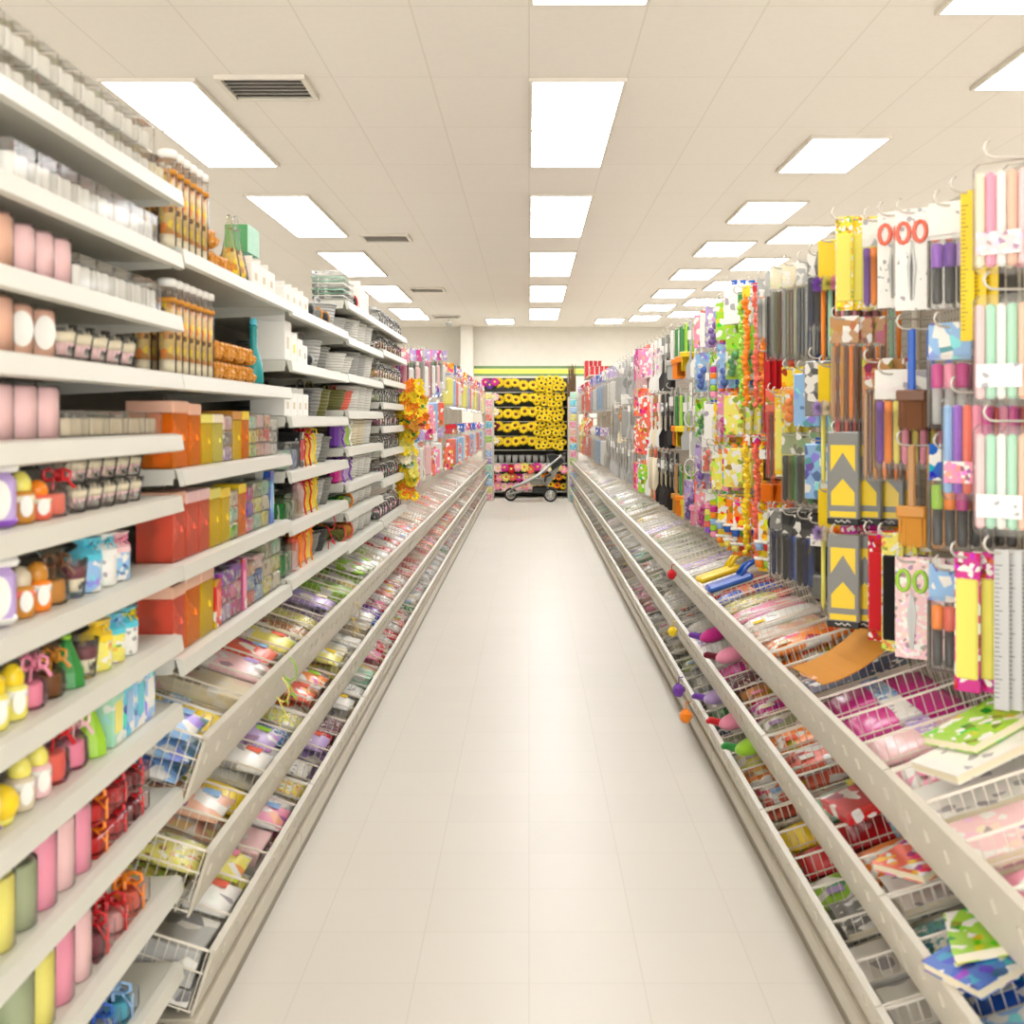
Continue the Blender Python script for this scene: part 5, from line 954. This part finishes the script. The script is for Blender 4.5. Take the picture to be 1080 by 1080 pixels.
for lev, y, c, d, lab in (('middle', 5.05, 'magenta', 'purple', 'magenta soft toy on the middle right bin'), ('middle', 4.62, 'pink', 'burgundy', 'pink soft toy on the middle right bin'), ('lower', 4.15, 'lime', 'green', 'lime soft toy on the lower right bin'), ('lower', 4.5, 'pink', 'red', 'pink and red soft toy on the lower right bin'), ('lower', 4.9, 'lilac', 'purple', 'lilac soft toy on the lower right bin')):
    place(SHOE, onbin(1, lev, y, .01, PH+.004), [c, d], lab)
TAGK = Kind('hanging_charm', 'charm', [('puff', G().ball((0, 0, -.05), .03, 12, 8, .12, random.Random(1)).mesh('puff', 'cloth'), 0), ('loop', G().tube([(0, 0, -.02), (0, 0, .01), (.02, 0, .012)], .003, 5).mesh('loop', 'gloss'), 0)])
for px, py, c, lab in ((723, 728, 'purple', 'purple puff charm hanging off the lower right bin rail'), (731, 755, 'orange', 'small orange puff charm hanging off the lower right bin rail')):
    Y = .742*F/(px-558); place(TAGK, T(.74-.03, Y, zy(py, Y)+.05), [c], lab)
Y = .75*F/(716-558); place(TAGK, T(.755-.04, Y, zy(608, Y)+.05) @ scl(.8, .8, .8), ['red'], 'small red puff charm on the upper right bin rail')
Y = .75*F/(718-558); place(TAGK, T(.75-.04, Y, zy(668, Y)+.05) @ scl(.8, .8, .8), ['yellow'], 'small yellow puff charm on the middle right bin rail')

# ------------------------------------------------------------------ stroller
YS = 21.0
s0 = link('baby_stroller', None); s0.location = (.0, YS, 0)
def at_px(px, py): return ((px-558)*YS/F, zy(py, YS))
def wheel(x, y, r):
    w = link('wheel', G().tube([(x+(r-.018)*math.cos(t), y, r+(r-.018)*math.sin(t)) for t in [2*PI*k/24 for k in range(24)]], .02, 8, closed=True).mesh('wheel', 'rubber'), None, s0)
    g = G().tube([(x+(r-.042)*math.cos(t), y, r+(r-.042)*math.sin(t)) for t in [2*PI*k/24 for k in range(24)]], .010, 6, closed=True)
    for k in range(6): a = PI*k/6; g.tube([(x-(r-.045)*math.cos(a), y, r-(r-.045)*math.sin(a)), (x+(r-.045)*math.cos(a), y, r+(r-.045)*math.sin(a))], .006, 5)
    link('rim', g.mesh('rim', 'tin'), 'white', w)
    link('hub', G().lathe([(.026, -.03), (.026, .03)], 12, M=T(x, y, r) @ RX(PI/2)).mesh('hub', 'tin'), 'silver', w)
for y in (-.24, .24): wheel(.385, y, .125)
wheel(-.335, 0, .12)
fx = lambda *p: [(x, y, z) for x, y, z in p]
for y in (-.22, .22):
    link('frame_tube', G().tube(fx((-.335, y*.15, .12), (-.30, y*.4, .24), (-.1, y, .33), (.15, y, .46), (.42, y, .70), (.60, y, .84)), .022, 8).mesh('frame_tube', 'tin'), 'silver', s0)
    link('frame_tube', G().tube(fx((.385, y, .125), (.30, y, .34), (.17, y, .47)), .016, 8).mesh('frame_tube', 'tin'), 'grey', s0)
link('handle', G().tube(fx((.60, -.22, .84), (.64, -.2, .86), (.66, 0, .87), (.64, .2, .86), (.60, .22, .84)), .024, 8).mesh('handle', 'rubber'), None, s0)
link('footrest', G().rbox(-.33, -.02, -.14, .14, .20, .235, .012, M=RY(-.28)).mesh('footrest', 'fabric_grey'), None, s0)
seat = G().slab([(.0, .36), (.05, .30), (.34, .30), (.46, .44), (.60, .72), (.56, .76), (.44, .60), (.34, .46), (.24, .40), (.10, .42)], .40, 1)
link('seat', seat.mesh('seat', 'fabric_grey'), None, s0)
can = G()
for i in range(8):
    a0, a1 = PI*.18+PI*.42*i/8, PI*.18+PI*.42*(i+1)/8
    for (ra, yy) in ((.30, .21),):
        P = [(.42+ra*math.cos(a0)*.9, -yy, .56+ra*math.sin(a0)), (.42+ra*math.cos(a1)*.9, -yy, .56+ra*math.sin(a1)), (.42+ra*math.cos(a1)*.9, yy, .56+ra*math.sin(a1)), (.42+ra*math.cos(a0)*.9, yy, .56+ra*math.sin(a0))]
        can.quad(*P, smooth=True); can.quad(*[(x*.985+.006, y*.99, z*.985+.006) for x, y, z in reversed(P)], smooth=True)
for yy in (-.208, .208):
    can.faces([(.42, yy, .56)]+[(.42+.297*math.cos(PI*.18+PI*.42*i/8)*.9, yy, .56+.297*math.sin(PI*.18+PI*.42*i/8)) for i in range(9)], [(0, i, i+1) for i in range(1, 9)])
link('canopy', can.mesh('canopy', 'fabric_dark'), None, s0)
link('basket', G().rbox(.06, .36, -.17, .17, .16, .27, .02).mesh('basket', 'fabric_dark'), None, s0)
link('harness_pad', G().tube(fx((.40, -.215, .50), (.30, -.225, .46), (.28, -.22, .36)), .02, 6).mesh('harness_pad', 'fabric_dark'), None, s0)
tag(s0, 'grey three-wheeled baby stroller parked in front of the sunflower stand', 'stroller')

# ------------------------------------------------------------------ light and exposure
w = bpy.data.worlds.new('world'); SC.world = w; w.use_nodes = True
w.node_tree.nodes['Background'].inputs[0].default_value = (1, .99, .98, 1); w.node_tree.nodes['Background'].inputs[1].default_value = 3.0
vs_ = SC.view_settings
vs_.view_transform = 'Standard'; vs_.look = 'None'; vs_.gamma = 1; vs_.use_curve_mapping = False; vs_.exposure = 0.40
SC.cycles.max_bounces = 10; SC.cycles.transparent_max_bounces = 16; SC.cycles.use_denoising = True
import sys
bad = [(l, n) for l, n in LABELS.items() if not 4 <= len(l.split()) <= 16]
dup = [(l, n) for l, n in LABELS.items() if len(n) > 1]
print('LABELCHK things', sum(len(n) for n in LABELS.values()), 'objects', len(SC.objects), 'bad', len(bad), bad[:8], 'dup', len(dup), dup[:12])
from collections import Counter
print('KINDS', Counter(o.name.split('.')[0] for o in SC.objects if o.parent is None).most_common(70))
